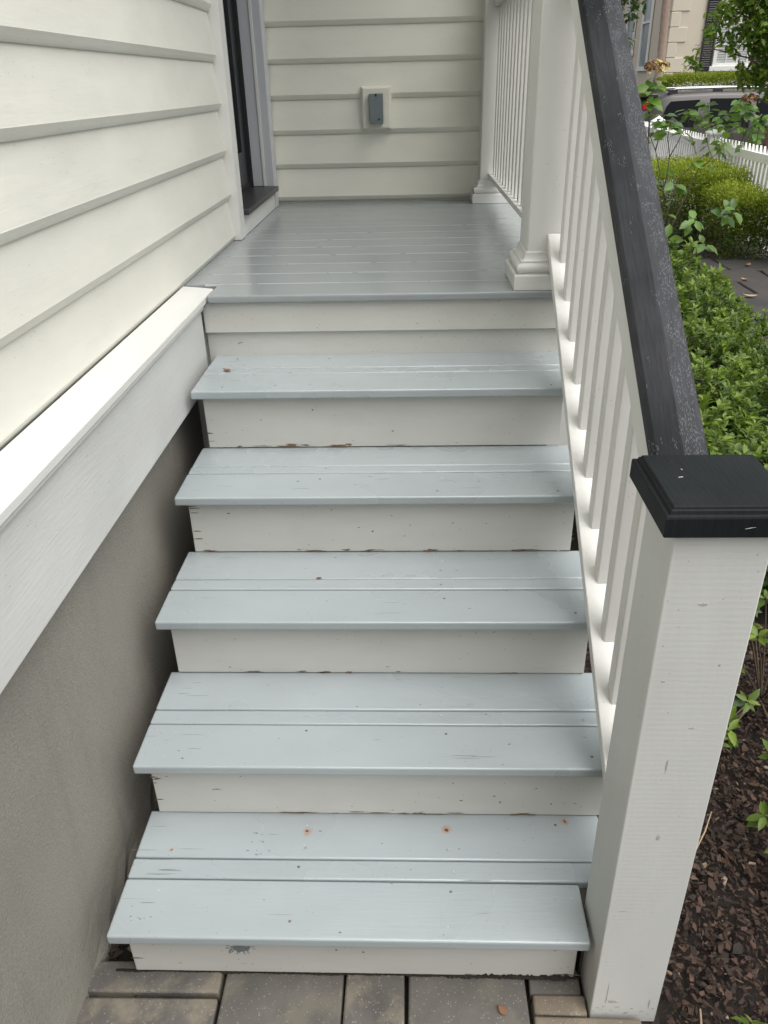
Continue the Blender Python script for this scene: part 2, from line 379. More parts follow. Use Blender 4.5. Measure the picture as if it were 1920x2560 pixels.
# porch roof that shades the landing
roof = tag(MB().box(-.10, 1.30, 1.28, 3.33, 3.62, 3.80).build('porch_roof', m_trimx, None, (.5, 2.3, 3.62)), 'flat white porch roof above the landing, carried by the two box columns', 'roof')
# outlet box on the back wall
ob = empty('outlet_box', (.432, 3.33, 1.40), 'small grey weatherproof outlet cover on a cream block, mounted on the back clapboard wall', 'outlet box')
MB().prism([(-.0695, 0), (.0695, 0), (.0695, .183), (-.0695, .183)], lambda a, b, t: (.4315 + a * (1 - (t if t > 0 else 0)), 3.318 - .0, 1.398 + b), 0, 0) if False else None
pb = MB(); pb.ring([[(.359, 3.345, 1.395), (.504, 3.345, 1.395), (.504, 3.345, 1.583), (.359, 3.345, 1.583)], [(.359, 3.312, 1.395), (.504, 3.312, 1.395), (.504, 3.312, 1.583), (.359, 3.312, 1.583)], [(.368, 3.300, 1.404), (.495, 3.300, 1.404), (.495, 3.300, 1.574), (.368, 3.300, 1.574)]])
pb.build('mounting_block', m_sidingx, ob, (.432, 3.32, 1.40), bev=.002)
cv = board('cover', .397, .465, 3.268, 3.2995, 1.424, 1.552, m_box, ob, .004, 2)
board('hinge_slot', .427, .435, 3.266, 3.2675, 1.539, 1.5515, m_dark, cv, 0)
board('latch', .440, .450, 3.2655, 3.2675, 1.440, 1.446, m_dark, cv, 0)
board('cover_lip', .398, .464, 3.262, 3.2675, 1.426, 1.432, m_box, cv, .001)

# ================================================================== PORCH LANDING + STAIRS
porch = empty('porch_landing', (.5, 2.3, 0), 'grey painted board landing at the head of the wooden steps, in front of the door', 'porch floor')
ys = [YF[6], 1.485, 1.63, 1.78, 1.932, 2.083, 2.235, 2.387, 2.539, 2.691, 2.843, 2.995, 3.147, 3.345]
for a, b in zip(ys[:-1], ys[1:]):
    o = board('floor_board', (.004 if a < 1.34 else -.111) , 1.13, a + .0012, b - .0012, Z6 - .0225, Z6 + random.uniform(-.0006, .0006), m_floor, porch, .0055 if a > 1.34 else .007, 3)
m_highlight_scratch = plain('pale_highlight_scratch', (.62, .65, .65), .35, .08, 90)  # pale strips stand in for gloss highlights on board edges; also cap scratches
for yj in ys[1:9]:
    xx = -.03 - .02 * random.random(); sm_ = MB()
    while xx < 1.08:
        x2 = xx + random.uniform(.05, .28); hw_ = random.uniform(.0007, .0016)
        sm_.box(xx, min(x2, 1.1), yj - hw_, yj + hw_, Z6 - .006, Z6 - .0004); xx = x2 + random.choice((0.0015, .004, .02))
    tag(sm_.build('joint_highlight', m_highlight_scratch, porch, (.5, yj, Z6 - .004)), kind='stuff')
MB().box(-.105, 1.10, 1.38, 3.34, -.04, Z6 - .03).build('porch_frame_light_block', m_trimx, porch, (.5, 2.3, .3))  # unseen frame, carried down to the ground to keep light out underneath
board('riser_board', -.018, 1.04, 1.349, 1.3625, .953, Z6 - .024, m_riser, porch, .002)
board('riser_board', -.018, 1.04, 1.363, 1.3785, .70, .975, m_riser, porch, .002)

stairs = empty('wooden_steps', (.5, .6, 0), 'five painted wooden steps with pale blue-grey treads and off-white risers', 'steps')
JT = {1: (.103, .153), 2: (.364, .410), 3: (.636, .682), 4: (.914, .957), 5: (1.190, 1.238)}
boards = {}
for kx_ in range(1, 6):
    z1 = ZT[kx_]; xr = .928 if kx_ == 1 else 1.045
    a, b = JT[kx_]; back = YR[kx_ + 1] + .006
    mt = m_tread if kx_ == 1 else m_tread2
    nose = board('tread_board', 0, xr, YF[kx_], a - .0018, z1 - .0235, z1, mt, stairs, .006, 4, wob=.0006)
    board('tread_board', .001, xr if kx_ > 1 else 1.0, a + .0018, b - .0018, z1 - .0235, z1 + random.uniform(-.0012, .0008), mt, stairs, .004, 2, wob=.0006)
    bk = board('tread_board', .0015, xr if kx_ > 1 else 1.0, b + .0012, back, z1 - .0235, z1 + random.uniform(-.0008, .0012), mt, stairs, .004, 2, wob=.0006)
    boards[kx_] = (nose, bk)
    zb = 0.004 if kx_ == 1 else ZT[kx_ - 1] + .0025
    rs = board('riser', .0224, .915 if kx_ == 1 else 1.0035, YR[kx_], YR[kx_] + .02, zb, z1 - .0245, m_riser, stairs, .002, 2, wob=.0004)
    boards[kx_] += (rs,)
m_str = plain('stringer_light_block_dark', (.06, .05, .04), .9)
for sx in (.06, .55, .93):
    prof = [(.03, -.02)]
    for kx_ in range(1, 6): prof += [(YR[kx_] + .021, ZT[kx_ - 1] if kx_ > 1 else -.02), (YR[kx_] + .021, ZT[kx_] - .025)]
    prof += [(1.375, ZT[5] - .025), (1.375, -.02)]
    MB().prism(prof[1:], lambda a, b, t: (t, a, b), sx, sx + .04).build('stringer_light_block', m_str, stairs, (sx, .6, 0))  # stringers filled solid to the ground to block light under the steps
# nail heads, scuffs and chips: thin irregular flakes lying on the paint
m_nail = plain('nail_head', (.34, .31, .27), .5); m_scuff = plain('scuff_grey', (.17, .185, .19), .8, .3, 200); m_bare = plain('bare_wood', (.17, .125, .085), .85, .3, 120); m_nailp = plain('painted_nail', (.40, .455, .47), .4)
def flake(mb, c, ru, rv, axu, axv, nrm, h, n=9, jag=.35):
    c = Vector(c); axu = Vector(axu); axv = Vector(axv); nrm = Vector(nrm); ring = []; 
    for i in range(n):
        t = 2 * math.pi * i / n; q = 1 + random.uniform(-jag, jag); ring.append(c + axu * (ru * q * math.cos(t)) + axv * (rv * q * math.sin(t)))
    m0 = len(mb.v); mb.v += [tuple(p) for p in ring] + [tuple(c + (p - c) * .8 + nrm * h) for p in ring]
    mb.f += [(m0 + i, m0 + (i + 1) % n, m0 + n + (i + 1) % n, m0 + n + i) for i in range(n)] + [tuple(m0 + n + i for i in range(n))]
hi = MB(); br = MB(); rb = MB(); hc = MB()
for kx_ in range(1, 6):
    nose, bk, rs = boards[kx_]; a, b = JT[kx_]; z1 = ZT[kx_] + .0003
    for xx in (.07, .362, .665, .90 if kx_ == 1 else .965):
        for yy in (YF[kx_] + .03, YF[kx_] + .10, (a + b) / 2, b + .03, b + .085):
            if random.random() < .85:
                flake(random.choice((hi, hi, br)), (xx + random.uniform(-.012, .012), yy + random.uniform(-.008, .008), z1), .0032, .0028, (1, 0, 0), (0, 1, 0), (0, 0, 1), .0007, 8, .12)
    for _ in range(10):
        flake(br, (random.uniform(.03, .95 if kx_ > 1 else .88), random.uniform(YF[kx_] + .012, YR[kx_ + 1] - .01), z1), random.uniform(.001, .004), random.uniform(.0008, .0018), (1, 0, 0), (0, 1, 0), (0, 0, 1), .0003, 7, .5)
    for _ in range(16):
        flake(hc, (random.choice((.03, .06, .9, .5, .3, .7)) + random.uniform(-.03, .06), random.uniform(YF[kx_] + .015, YR[kx_ + 1] - .01), z1), random.uniform(.008, .035), random.uniform(.0002, .0005), (1, random.uniform(-.01, .01), 0), (0, 1, 0), (0, 0, 1), .0002, 9, .4)
    yy = YR[kx_] - .0002; zb = ZT[kx_ - 1] if kx_ > 1 else .004
    xr = .90 if kx_ == 1 else .99
    for _ in range((9, 26, 12, 30, 16)[kx_ - 1]):
        edge = random.random()
        if edge < .4: flake(rb, (min(xr, max(.03, random.gauss((.8, .5, .35, .62, .3)[kx_ - 1], .2))), yy, zb + random.uniform(.003, .009)), random.uniform(.004, .03), random.uniform(.001, .0035), (1, 0, 0), (0, 0, 1), (0, -1, 0), .0004, 11, .6)
        elif edge < .6: flake(rb, (.025 + random.uniform(0, .012), yy, random.uniform(zb + .01, ZT[kx_] - .035)), random.uniform(.004, .012), random.uniform(.0008, .002), (1, 0, 0), (0, 0, 1), (0, -1, 0), .0004, 9, .5)
        else: flake(rb, (random.uniform(.03, xr), yy, random.uniform(zb + .01, ZT[kx_] - .03)), random.uniform(.001, .004), random.uniform(.0007, .002), (1, 0, 0), (0, 0, 1), (0, -1, 0), .0004, 8, .5)
sc = MB(); flake(sc, (.245, YR[1] - .0004, .082), .017, .012, (1, 0, 0), (0, 0, 1), (0, -1, 0), .0004, 26, .3)
for _ in range(34):
    a_ = random.uniform(0, 6.28); q_ = random.uniform(.010, .026); flake(sc, (.245 + q_ * 1.25 * math.cos(a_), YR[1] - .0003, .083 + q_ * .8 * math.sin(a_)), random.uniform(.0015, .005), random.uniform(.0006, .0018), (math.cos(a_), 0, math.sin(a_)), (-math.sin(a_), 0, math.cos(a_)), (0, -1, 0), .0003, 8, .4)
for xx, yy, ru, rv in ((.262, .215, .014, .004), (.262, .195, .018, .003), (.258, .172, .02, .003), (.262, .160, .014, .003), (.05, .018, .018, .008), (.06, .01, .010, .004)):
    for _ in range(3): flake(sc, (xx + random.gauss(0, ru), yy + random.gauss(0, rv), ZT[1] + .0004), random.uniform(.001, .004), random.uniform(.0006, .0015), (1, 0, 0), (0, 1, 0), (0, 0, 1), .0003, 8, .5)
tag(sc.build('scuff_marks', m_scuff, stairs, (.25, .1, .1), fix=False), kind='stuff')
for mb_, nm_, mt_ in ((hc, 'hairline_cracks', m_scuff), (hi, 'nail_heads', m_nailp), (br, 'paint_flecks', m_bare), (rb, 'bare_chips', m_bare)): tag(mb_.build(nm_, mt_, stairs, (.5, .6, .4), fix=False), kind='stuff')

# ================================================================== STAIR RAILING
RC = 1.004; SL = .715
rail = empty('stair_railing', (1.0, .6, 0), 'white baluster railing along the steps with dark handrail, square newel and black cap', 'railing')
nw = board('newel_post', .935, 1.063, -.0589, .069, -.03, 1.078, m_newel, rail, .0025)
cp = MB()
def sq(h0, z): return [(1.003 - h0, .013 - h0, z), (1.003 + h0, .013 - h0, z), (1.003 + h0, .013 + h0, z), (1.003 - h0, .013 + h0, z)]
cp.ring([sq(.0865, 1.0785), sq(.0890, 1.0810), sq(.0890, 1.1070), sq(.0878, 1.1098), sq(.0852, 1.1108), sq(.0842, 1.1100), sq(.0832, 1.1102), sq(.0818, 1.1150), sq(.0800, 1.1165), sq(.0796, 1.1158), sq(.0785, 1.1190), sq(.0770, 1.1200)])
cap_ = cp.build('newel_cap', m_cap, nw, (1.003, .013, 1.08), bev=.0005)
ck = MB(); random.seed(5)
for x_, y_, l_ in ((.958, .070, .016), (.9625, .045, .013), (.967, .022, .010), (.975, -.003, .012), (.981, -.022, .006)): flake(ck, (x_, y_, 1.1201), l_, .0004, (.22, -.97, 0), (.97, .22, 0), (0, 0, 1), .0002, 9, .5)
tag(ck.build('cap_crack', m_dark, cap_, (.96, .03, 1.12), fix=False), kind='stuff')
cs_ = MB(); flake(cs_, (.958, .018, 1.1201), .0042, .0007, (.97, .2, 0), (-.2, .97, 0), (0, 0, 1), .0003, 8, .25); flake(cs_, (.966, .042, 1.1201), .002, .0005, (.6, -.8, 0), (.8, .6, 0), (0, 0, 1), .0003, 8, .3); flake(cs_, (1.02, -.0762, 1.094), .006, .0004, (1, 0, .2), (0, 0, 1), (0, -1, 0), .0003, 8, .4)
tag(cs_.build('cap_scratches', m_highlight_scratch, cap_, (.96, .02, 1.12), fix=False), kind='stuff')
nm = MB(); fy = -.0591
for x_, z_, ru, rv in ((.975, .036, .010, .004), (.995, .50, .003, .006), (1.045, .035, .0015, .018), (.962, .06, .001, .03), (.985, .66, .002, .012), (1.01, .74, .004, .002), (.96, .31, .006, .0015), (1.03, .86, .002, .002), (.955, .83, .003, .002), (.99, .965, .006, .002)):
    flake(nm, (x_, fy, z_), ru, rv, (1, 0, 0), (0, 0, 1), (0, -1, 0), .0004, 11, .45)
for _ in range(12): flake(nm, (random.uniform(.94, 1.06), fy, random.uniform(-.004, .02)), random.uniform(.001, .006), random.uniform(.0008, .003), (1, 0, 0), (0, 0, 1), (0, -1, 0), .0003, 9, .5)
m_scar = plain('scar_pale', (.40, .39, .36), .7, .2, 100)
tag(nm.build('post_scars', m_scar, nw, (.99, fy, .4), fix=False), kind='stuff')
y0r, y1r = .070, 1.372
def rl(x, z): return lambda a, b, t: (RC + a, t, b + SL * t)
MB().prism([(-.040, .948), (-.0425, .952), (-.0425, .975), (-.038, .984), (-.003, 1.0045), (.003, 1.0045), (.038, .984), (.0425, .975), (.0425, .952), (.040, .948)], rl(0, 0), y0r, 1.45).build('handrail', m_rail, rail, (RC, .7, 1.4), bev=.001)
MB().prism([(-.034, .858), (.040, .858), (.040, .9475), (-.034, .9475)], rl(0, 0), y0r, 1.372).build('sub_rail', m_trim, rail, (RC, .7, 1.3), bev=.002)
MB().prism([(-.026, .200), (.046, .200), (.046, .235), (-.026, .235)], rl(0, 0), y0r, y1r).build('bottom_rail', m_trim, rail, (RC, .7, .7), bev=.002)
for i in range(11):
    yc = .2155 + i * .1085
    if yc > 1.34: break
    hw = .0178
    b = MB(); loops = []
    prof = [(-hw, -hw + .003), (-hw + .003, -hw), (hw - .003, -hw), (hw, -hw + .003), (hw, hw - .003), (hw - .003, hw), (-hw + .003, hw), (-hw, hw - .003)]
    b.ring([[(RC + .0165 + p, yc + q, .2353 + SL * (yc + q)) for p, q in prof], [(RC + .0165 + p, yc + q, .8575 + SL * (yc + q)) for p, q in prof]])
    b.build('baluster', m_baluster, rail, (RC, yc, .25 + SL * yc))

# ================================================================== PORCH COLUMNS + RAIL
def column(label, x0, x1, y0, y1, half=False):
    t = empty('porch_column', ((x0 + x1) / 2, (y0 + y1) / 2, Z6), label, 'column', 'box columns of the porch')
    sh = board('shaft', x0, x1, y0, y1, Z6 + .06, 3.60, m_trimz, t, .004)
    def loop(o, z):
        yb = y1 + o if not half else y1
        return [(x0 - o, y0 - o, z), (x1 + o, y0 - o, z), (x1 + o, yb, z), (x0 - o, yb, z)]
    zz = Z6 + .001
    MB().ring([loop(.036, zz), loop(.036, zz + .040), loop(.034, zz + .043)]).build('plinth', m_trimx, t, ((x0+x1)/2, (y0+y1)/2, zz), bev=.002)
    prof = [(.024, .0435)] + [(.020 + .009 * math.cos(a), .058 + .0125 * math.sin(a)) for a in [math.pi * (-.45 + .9 * i / 8) for i in range(9)]] + [(.0165, .072), (.0155, .075), (.0175, .077)] + [(.0165 - .011 * math.sin(a), .077 + .017 * (1 - math.cos(a))) for a in [.15 + 1.35 * i / 6 for i in range(7)]] + [(.0055, .099), (.004, .101)]
    MB().ring([loop(o, zz + h) for o, h in prof]).build('base_moulding', m_trimx, t, ((x0+x1)/2, (y0+y1)/2, zz + .05))
    return t
column('white box column with moulded base standing at the top of the steps', .923, 1.091, 1.374, 1.542)
column('white half column with moulded base set against the back clapboard wall', .931, 1.09, 3.205, 3.326, True)
pr = empty('porch_railing', (1.0, 2.4, Z6), 'white baluster railing on the landing between the two box columns', 'railing')
MB().prism([(-.030, 1.176), (.030, 1.176), (.030, 1.181), (.034, 1.183), (.034, 1.200), (-.034, 1.200), (-.034, 1.183), (-.030, 1.181)], lambda a, b, t: (RC + a, t, b), 1.5425, 3.2045).build('bottom_rail', m_trim, pr, (RC, 2.4, 1.18))
MB().prism([(-.034, 1.885), (.034, 1.885), (.034, 1.925), (-.034, 1.925)], lambda a, b, t: (RC + a, t, b), 1.5425, 3.2045).build('top_rail', m_trim, pr, (RC, 2.4, 1.9))
MB().prism([(-.045, 1.926), (.045, 1.926), (.045, 1.955), (0, 1.975), (-.045, 1.955)], lambda a, b, t: (RC + a, t, b), 1.5425, 3.2045).build('rail_cap', m_rail, pr, (RC, 2.4, 1.93))
for i in range(15):
    yc = 1.62 + i * .108
    if yc > 3.17: break
    board('baluster', RC - .0175, RC + .0175, yc - .0175, yc + .0175, 1.2005, 1.8845, m_baluster, pr, .002, 1)

# ================================================================== GARDEN
# --- leaf machinery: every leaf is real geometry, gathered per plant
LEAF_V = np.array([(0,0,0),(-.5,.34,.07),(0,.36,0),(.5,.34,.07),(-.40,.70,.05),(0,.72,-.02),(.40,.70,.05),(0,1,-.10)])
LEAF_F = [(0,2,1),(0,3,2),(1,2,5,4),(2,3,6,5),(4,5,7),(5,6,7)]
LEAF4_V = np.array([(0,0,0),(-.5,.5,.06),(0,1,-.05),(.5,.5,.06)]); LEAF4_F = [(0,3,2,1)]
def leaves(name, P, D, U, L, Wd, tint, simple=False):
    """P base points, D leaf directions, U approximate up normals, L lengths, Wd width ratio, tint 0..1"""
    TV, TF = (LEAF4_V, LEAF4_F) if simple else (LEAF_V, LEAF_F)
    P = np.asarray(P, float); D = np.asarray(D, float); U = np.asarray(U, float); n = len(P)
    D /= np.linalg.norm(D, axis=1, keepdims=True) + 1e-9
    X = np.cross(D, U); X /= np.linalg.norm(X, axis=1, keepdims=True) + 1e-9; Z = np.cross(X, D)
    L = np.asarray(L, float)[:, None, None]
    V = P[:, None, :] + L * (TV[None, :, 0:1] * Wd * X[:, None, :] + TV[None, :, 1:2] * D[:, None, :] + TV[None, :, 2:3] * Z[:, None, :])
    V = V.reshape(-1, 3); nv = len(TV)
    me = bpy.data.meshes.new(name); lt = [len(f) for f in TF]; flat = np.concatenate([np.array(f) for f in TF])
    me.vertices.add(len(V)); me.vertices.foreach_set('co', V.astype(np.float32).ravel())
    idx = (flat[None, :] + (np.arange(n) * nv)[:, None]).ravel(); me.loops.add(len(idx)); me.loops.foreach_set('vertex_index', idx.astype(np.int32))
    tot = np.tile(lt, n); st = np.concatenate([[0], np.cumsum(tot)[:-1]]); me.polygons.add(len(tot)); me.polygons.foreach_set('loop_start', st.astype(np.int32)); me.polygons.foreach_set('loop_total', tot.astype(np.int32))
    me.polygons.foreach_set('use_smooth', np.ones(len(tot), bool)); me.update(calc_edges=True)
    a = me.attributes.new('tint', 'FLOAT', 'POINT'); a.data.foreach_set('value', np.repeat(np.asarray(tint, np.float32), nv))
    return me
def whorls(tips, axes, n, L, spread, tint, jit=.25):
    """rosettes of n leaves at shoot tips"""
    P, D, U, LL, T = [], [], [], [], []
    for t, ax, ti in zip(tips, axes, tint):
        ax = ax / (np.linalg.norm(ax) + 1e-9); a = np.cross(ax, (0.3, .2, .9)); a /= np.linalg.norm(a) + 1e-9; b = np.cross(ax, a); ph = rng.random() * 6.28
        for i in range(n):
            th = ph + i * 2.4 + rng.normal(0, jit); out = a * math.cos(th) + b * math.sin(th); s = spread + .3 * (i / n) + rng.normal(0, .12)
            P.append(t - ax * L * .5 * (i / n) + rng.normal(0, L * .04, 3)); D.append(out * s + ax * (1.15 - s)); U.append(ax + rng.normal(0, .15, 3))
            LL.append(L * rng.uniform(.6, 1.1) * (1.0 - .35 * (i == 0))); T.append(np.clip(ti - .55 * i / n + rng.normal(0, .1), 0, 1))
    return P, D, U, LL, T
def shrub_meshes(seed, rx, ry, h, shoots, L, nw=8, lowfill=.35, simple=False, sink=.0):
    global rng; rng = np.random.default_rng(seed); tips, axes, ti = [], [], []; st = MB()
    for i in range(shoots):
        th = rng.random() * 6.283; cz = rng.random() ** .8; rr = math.sqrt(max(0, 1 - cz * cz)); bump = 1 + .16 * math.sin(th * 3 + seed) * rr + rng.normal(0, .07)
        d = rng.uniform(.92, 1.06) if rng.random() > lowfill else rng.uniform(.55, .9)
        p = np.array([rx * rr * math.cos(th) * bump * d, ry * rr * math.sin(th) * bump * d, h * (.14 + .86 * cz) * d * (1 + .08 * math.sin(th * 5 + seed))])
        ax = np.array([math.cos(th) * rr * .8, math.sin(th) * rr * .8, .55 + cz]) + rng.normal(0, .28, 3)
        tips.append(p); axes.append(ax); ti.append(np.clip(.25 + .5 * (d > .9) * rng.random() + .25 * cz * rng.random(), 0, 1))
        if i % 5 == 0: q = Vector(p); st.tube([Vector((p[0]*.12, p[1]*.12, 0)), Vector((p[0]*.55, p[1]*.55, p[2]*.5)), q - Vector(ax) * .01], [.006, .004, .0018], 4)
    # a few long upright shoots
    for i in range(max(1, shoots // 60)):
        th = rng.random() * 6.283; r_ = rng.random() ** .5 * .8; p = np.array([rx * r_ * math.cos(th), ry * r_ * math.sin(th), h * math.sqrt(max(.05, 1 - r_ * r_))]); q = p + np.array([rng.normal(0, .04), rng.normal(0, .04), rng.uniform(.06, .16)])
        st.tube([p * (.9, .9, .7), q], [.002, .0012], 4)
        for f in np.linspace(.25, 1, 5): tips.append(p + (q - p) * f); axes.append(np.array([rng.normal(0, .5), rng.normal(0, .5), 1.0])); ti.append(.5 + .4 * f)
    Pn = whorls(tips, axes, nw, L, .62, ti)
    return leaves('leaves', *Pn[:4], .42, Pn[4], simple), st.mesh('stems', fix=False)
m_az = leafmat('azalea_leaf', (.030, .075, .010), (.27, .38, .05)); m_bark = plain('twig_bark', (.10, .075, .05), .85, .25, 60, .4)
m_box2 = leafmat('box_leaf', (.035, .075, .008), (.40, .47, .04), .5)
m_hyd = leafmat('hydrangea_leaf', (.035, .10, .018), (.20, .35, .05), .3, .35)
m_tree = leafmat('tree_leaf', (.05, .13, .018), (.33, .48, .06), .4, .55)
m_mag = leafmat('magnolia_leaf', (.015, .045, .012), (.07, .13, .03), .28, .15)
def plant(name, label, cat, loc, lm, sm, mat, group=None, rz=0, sc=1.0, stemname='stems'):
    t = empty(name, loc, label, cat, group); t.rotation_euler.z = rz; t.scale = (sc, sc, sc)
    for nm, me, m in (('leaves', lm, mat), (stemname, sm, m_bark)):
        o = bpy.data.objects.new(nm, me); COL.objects.link(o); o.parent = t
        if not me.materials: me.materials.append(m)
    return t
# --- azalea bed running along the outside of the railing
AZ = [shrub_meshes(20 + i, .46, .46, .52, 820, .045, 8) for i in range(4)]
GA = 'azalea shrubs in the bed beside the steps'
spots = [(1.62, 1.62, 1.00, 'low bright green azalea shrub just behind the dark newel cap'),
         (2.02, 1.55, .95, 'bright green azalea at the right edge of the picture, level with the newel cap'),
         (1.72, 2.30, 1.00, 'azalea shrub beside the lower half of the dark handrail, second back from the newel'),
         (2.22, 2.30, .98, 'azalea shrub spilling toward the stone path at the right edge'),
         (1.92, 3.05, 1.00, 'azalea shrub beside the middle of the dark handrail'),
         (2.40, 3.12, .86, 'small azalea shrub at the curve of the stone path, path side of the bed'),
         (2.20, 3.80, 1.05, 'azalea shrub at mid bed, just left of the open stone path'),
         (2.32, 4.50, 1.02, 'azalea shrub near the far end of the bed beside the stone path'),
         (2.42, 5.15, .92, 'farthest small azalea shrub of the bed, before the hydrangea stems'),
         (1.40, 2.95, .85, 'azalea shrub tucked behind the white balusters'),
         (1.52, 3.95, .85, 'azalea shrub hidden deep behind the railing balusters')]
for i, (x, y, s_, lb) in enumerate(spots):
    plant('azalea_shrub', lb, 'shrub', (x, y, -.04), *AZ[i % 4], m_az, GA, rz=i * 1.7, sc=s_)
# sparse young azaleas sprouting from the mulch right of the newel
def sprigs(name, label, loc, pts, L, nw=7, seed=3):
    global rng; rng = np.random.default_rng(seed); st = MB(); tips, axes, ti = [], [], []
    base = np.array(loc, float)
    for p in pts:
        p = np.array(p, float) - base; mid = p * .55 + np.array([0, 0, .02]); st.tube([(0, 0, 0), Vector(mid), Vector(p)], [.0035, .0026, .0016], 5)
        tips.append(p); axes.append(np.array([p[0] * .6 + rng.normal(0, .12), p[1] * .6 + rng.normal(0, .12), .35])); ti.append(rng.uniform(.45, .85))
    Pn = whorls(tips, axes, nw, L, .8, ti)
    return plant(name, label, 'shrub', loc, leaves('leaves', *Pn[:4], .40, Pn[4]), st.mesh('stems', fix=False), m_az, 'young azaleas in the mulch right of the newel')
sprigs('young_azalea', 'young azalea with open leaf rosettes beside the upper half of the newel post', (1.62, .86, -.03), [(1.425, .70, .26), (1.455, .62, .18), (1.50, .74, .30), (1.55, .66, .22), (1.40, .57, .13), (1.47, .80, .36), (1.56, .86, .34), (1.62, .70, .27), (1.50, .52, .10), (1.66, .9, .4), (1.44, .66, .08), (1.40, .62, .05), (1.60, .55, .14), (1.52, .95, .42), (1.68, .78, .22)], .05, 7, 4)
sprigs('young_azalea', 'young azalea at the right edge of the mulch, level with the middle of the newel', (1.60, .42, -.03), [(1.40, .33, .10), (1.43, .26, .07), (1.46, .36, .15), (1.50, .44, .19), (1.54, .35, .13), (1.42, .22, .03), (1.49, .28, .09), (1.56, .5, .2), (1.6, .3, .2)], .05, 7, 5)
sprigs('young_azalea', 'low green sprout in the mulch at the bottom right corner, in front of the newel', (1.20, -.16, -.02), [(1.13, -.155, .07), (1.165, -.17, .09), (1.20, -.14, .07), (1.10, -.19, .05), (1.24, -.17, .09), (1.22, -.10, .05), (1.17, -.22, .1)], .042, 7, 6)

# --- bark mulch: dark chips, thousands of them
k = tintmat('bark_chips', [(0, (.011, .006, .004)), (.45, (.036, .017, .010)), (.8, (.075, .038, .024)), (.93, (.16, .10, .06)), (1, (.34, .27, .18))], .8, .6); m_chip = k
def chips(n, x0, x1, y0, y1, smin, smax, seed, keep=lambda x, y: True, zb=-.03, light=.06):
    r = np.random.default_rng(seed); V, F, T = [], [], []
    for _ in range(n):
        x, y = r.uniform(x0, x1), r.uniform(y0, y1)
        if not keep(x, y): continue
        s = r.uniform(smin, smax) * (1.7 if r.random() < .07 else 1); el = r.uniform(.18, .8); th = s * r.uniform(.1, .25); m = 5
        ang = np.sort(r.random(m) * .9 + np.arange(m)) * 6.283 / m; rad = r.uniform(.7, 1.1, m)
        pl = np.stack([s * rad * np.cos(ang), s * el * rad * np.sin(ang), np.zeros(m)], 1)
        top = pl * .92 + (0, 0, th) + r.normal(0, th * .35, (m, 1)) * (0, 0, 1); pts = np.concatenate([pl, top])
        yaw, ti, rl_ = r.random() * 6.283, r.normal(0, .38), r.normal(0, .38)
        Rm = np.array(Matrix.Rotation(yaw, 3, 'Z') @ Matrix.Rotation(ti, 3, 'X') @ Matrix.Rotation(rl_, 3, 'Y'))
        pts = pts @ Rm.T + (x, y, zb + r.uniform(-.004, .024)); b = len(V); V += [tuple(p) for p in pts]
        F += [tuple(b + m + i for i in range(m)), ] + [(b + i, b + (i + 1) % m, b + m + (i + 1) % m, b + m + i) for i in range(m)]
        t = r.random() * .85 if r.random() > light else r.uniform(.85, 1.0); T += [t] * (2 * m)
    me = bpy.data.meshes.new('mulch'); me.from_pydata(V, [], F); me.update(); a = me.attributes.new('tint', 'FLOAT', 'POINT'); a.data.foreach_set('value', np.array(T, np.float32)); return me
outpost = lambda x, y: not (x < 1.085 and y > -.09) and not (x < 1.045)
tag(link('mulch', chips(22000, 1.04, 1.95, -.6, 1.2, .003, .0135, 5, outpost), m_chip), 'dark brown shredded bark mulch covering the bed right of the newel post', 'mulch', kind='stuff')
tag(link('leaf_litter', chips(4000, 1.1, 4.2, 1.3, 9.0, .012, .04, 6, lambda x, y: not (x > 2.5 + max(0, y - 3.5) * .17 and y < 6.9), -.045, .2), m_chip), 'brown leaf litter and mulch under the hedges along the stone path', 'leaf litter', kind='stuff')
m_twig = plain('dry_twig', (.32, .24, .15), .8, .2, 80)
for (p, q, lb) in (((1.245, .30, .0), (1.315, .40, .03), 'pale dry stick lying on the mulch beside the middle of the newel'), ((1.15, -.05, .0), (1.115, -.13, .012), 'pale dry stick on the mulch near the foot of the newel'), ((1.33, .02, .0), (1.30, -.10, .014), 'thin dry stick at the right edge of the mulch')):
    a = Vector(p); b = Vector(q); mdl = (a + b) / 2 + Vector((.006, .002, .004))
    tag(MB().tube([a, mdl, b], [.0018, .0022, .0012], 5).build('dry_stick', m_twig, None, p), lb, 'stick', 'dry sticks on the mulch')

tag(link('foot_debris', chips(700, -.075, .05, -.04, 1.2, .003, .012, 15, lambda x, y: x < .0 or y < .02 or y > .1, -.03, .25), m_chip), 'crumbled mortar and dirt in the gap between the stucco foundation and the steps', 'debris', kind='stuff')
rd_ = MB(); nn = 260; r_ = random.Random(4)
for i in range(nn + 1):
    x = -.02 + .945 * i / nn; wv = .0008 + .0030 * max(0, .5 + .5 * math.sin(x * 19) * math.sin(x * 47 + 1) + r_.uniform(-.3, .3)) + (.004 if .66 < x < .9 else 0) * r_.uniform(.3, 1)
    hh = .0005 + .002 * r_.random() + (.008 * r_.random() if .72 < x < .91 else 0)
    rd_.v += [(x, YR[1] - wv, .0012), (x, YR[1] - wv * .5, .0035 + hh * .2), (x, YR[1] - .0007, .004 + hh), (x, YR[1] + .004, .0012)]
for i in range(nn):
    for j in range(3): a_ = i * 4 + j; rd_.f.append((a_, a_ + 4, a_ + 5, a_ + 1))
tag(rd_.build('riser_dirt', m_soil, None, (.45, 0, 0), fix=True), 'dark dirt and moss along the foot of the bottom riser', 'dirt', kind='stuff')
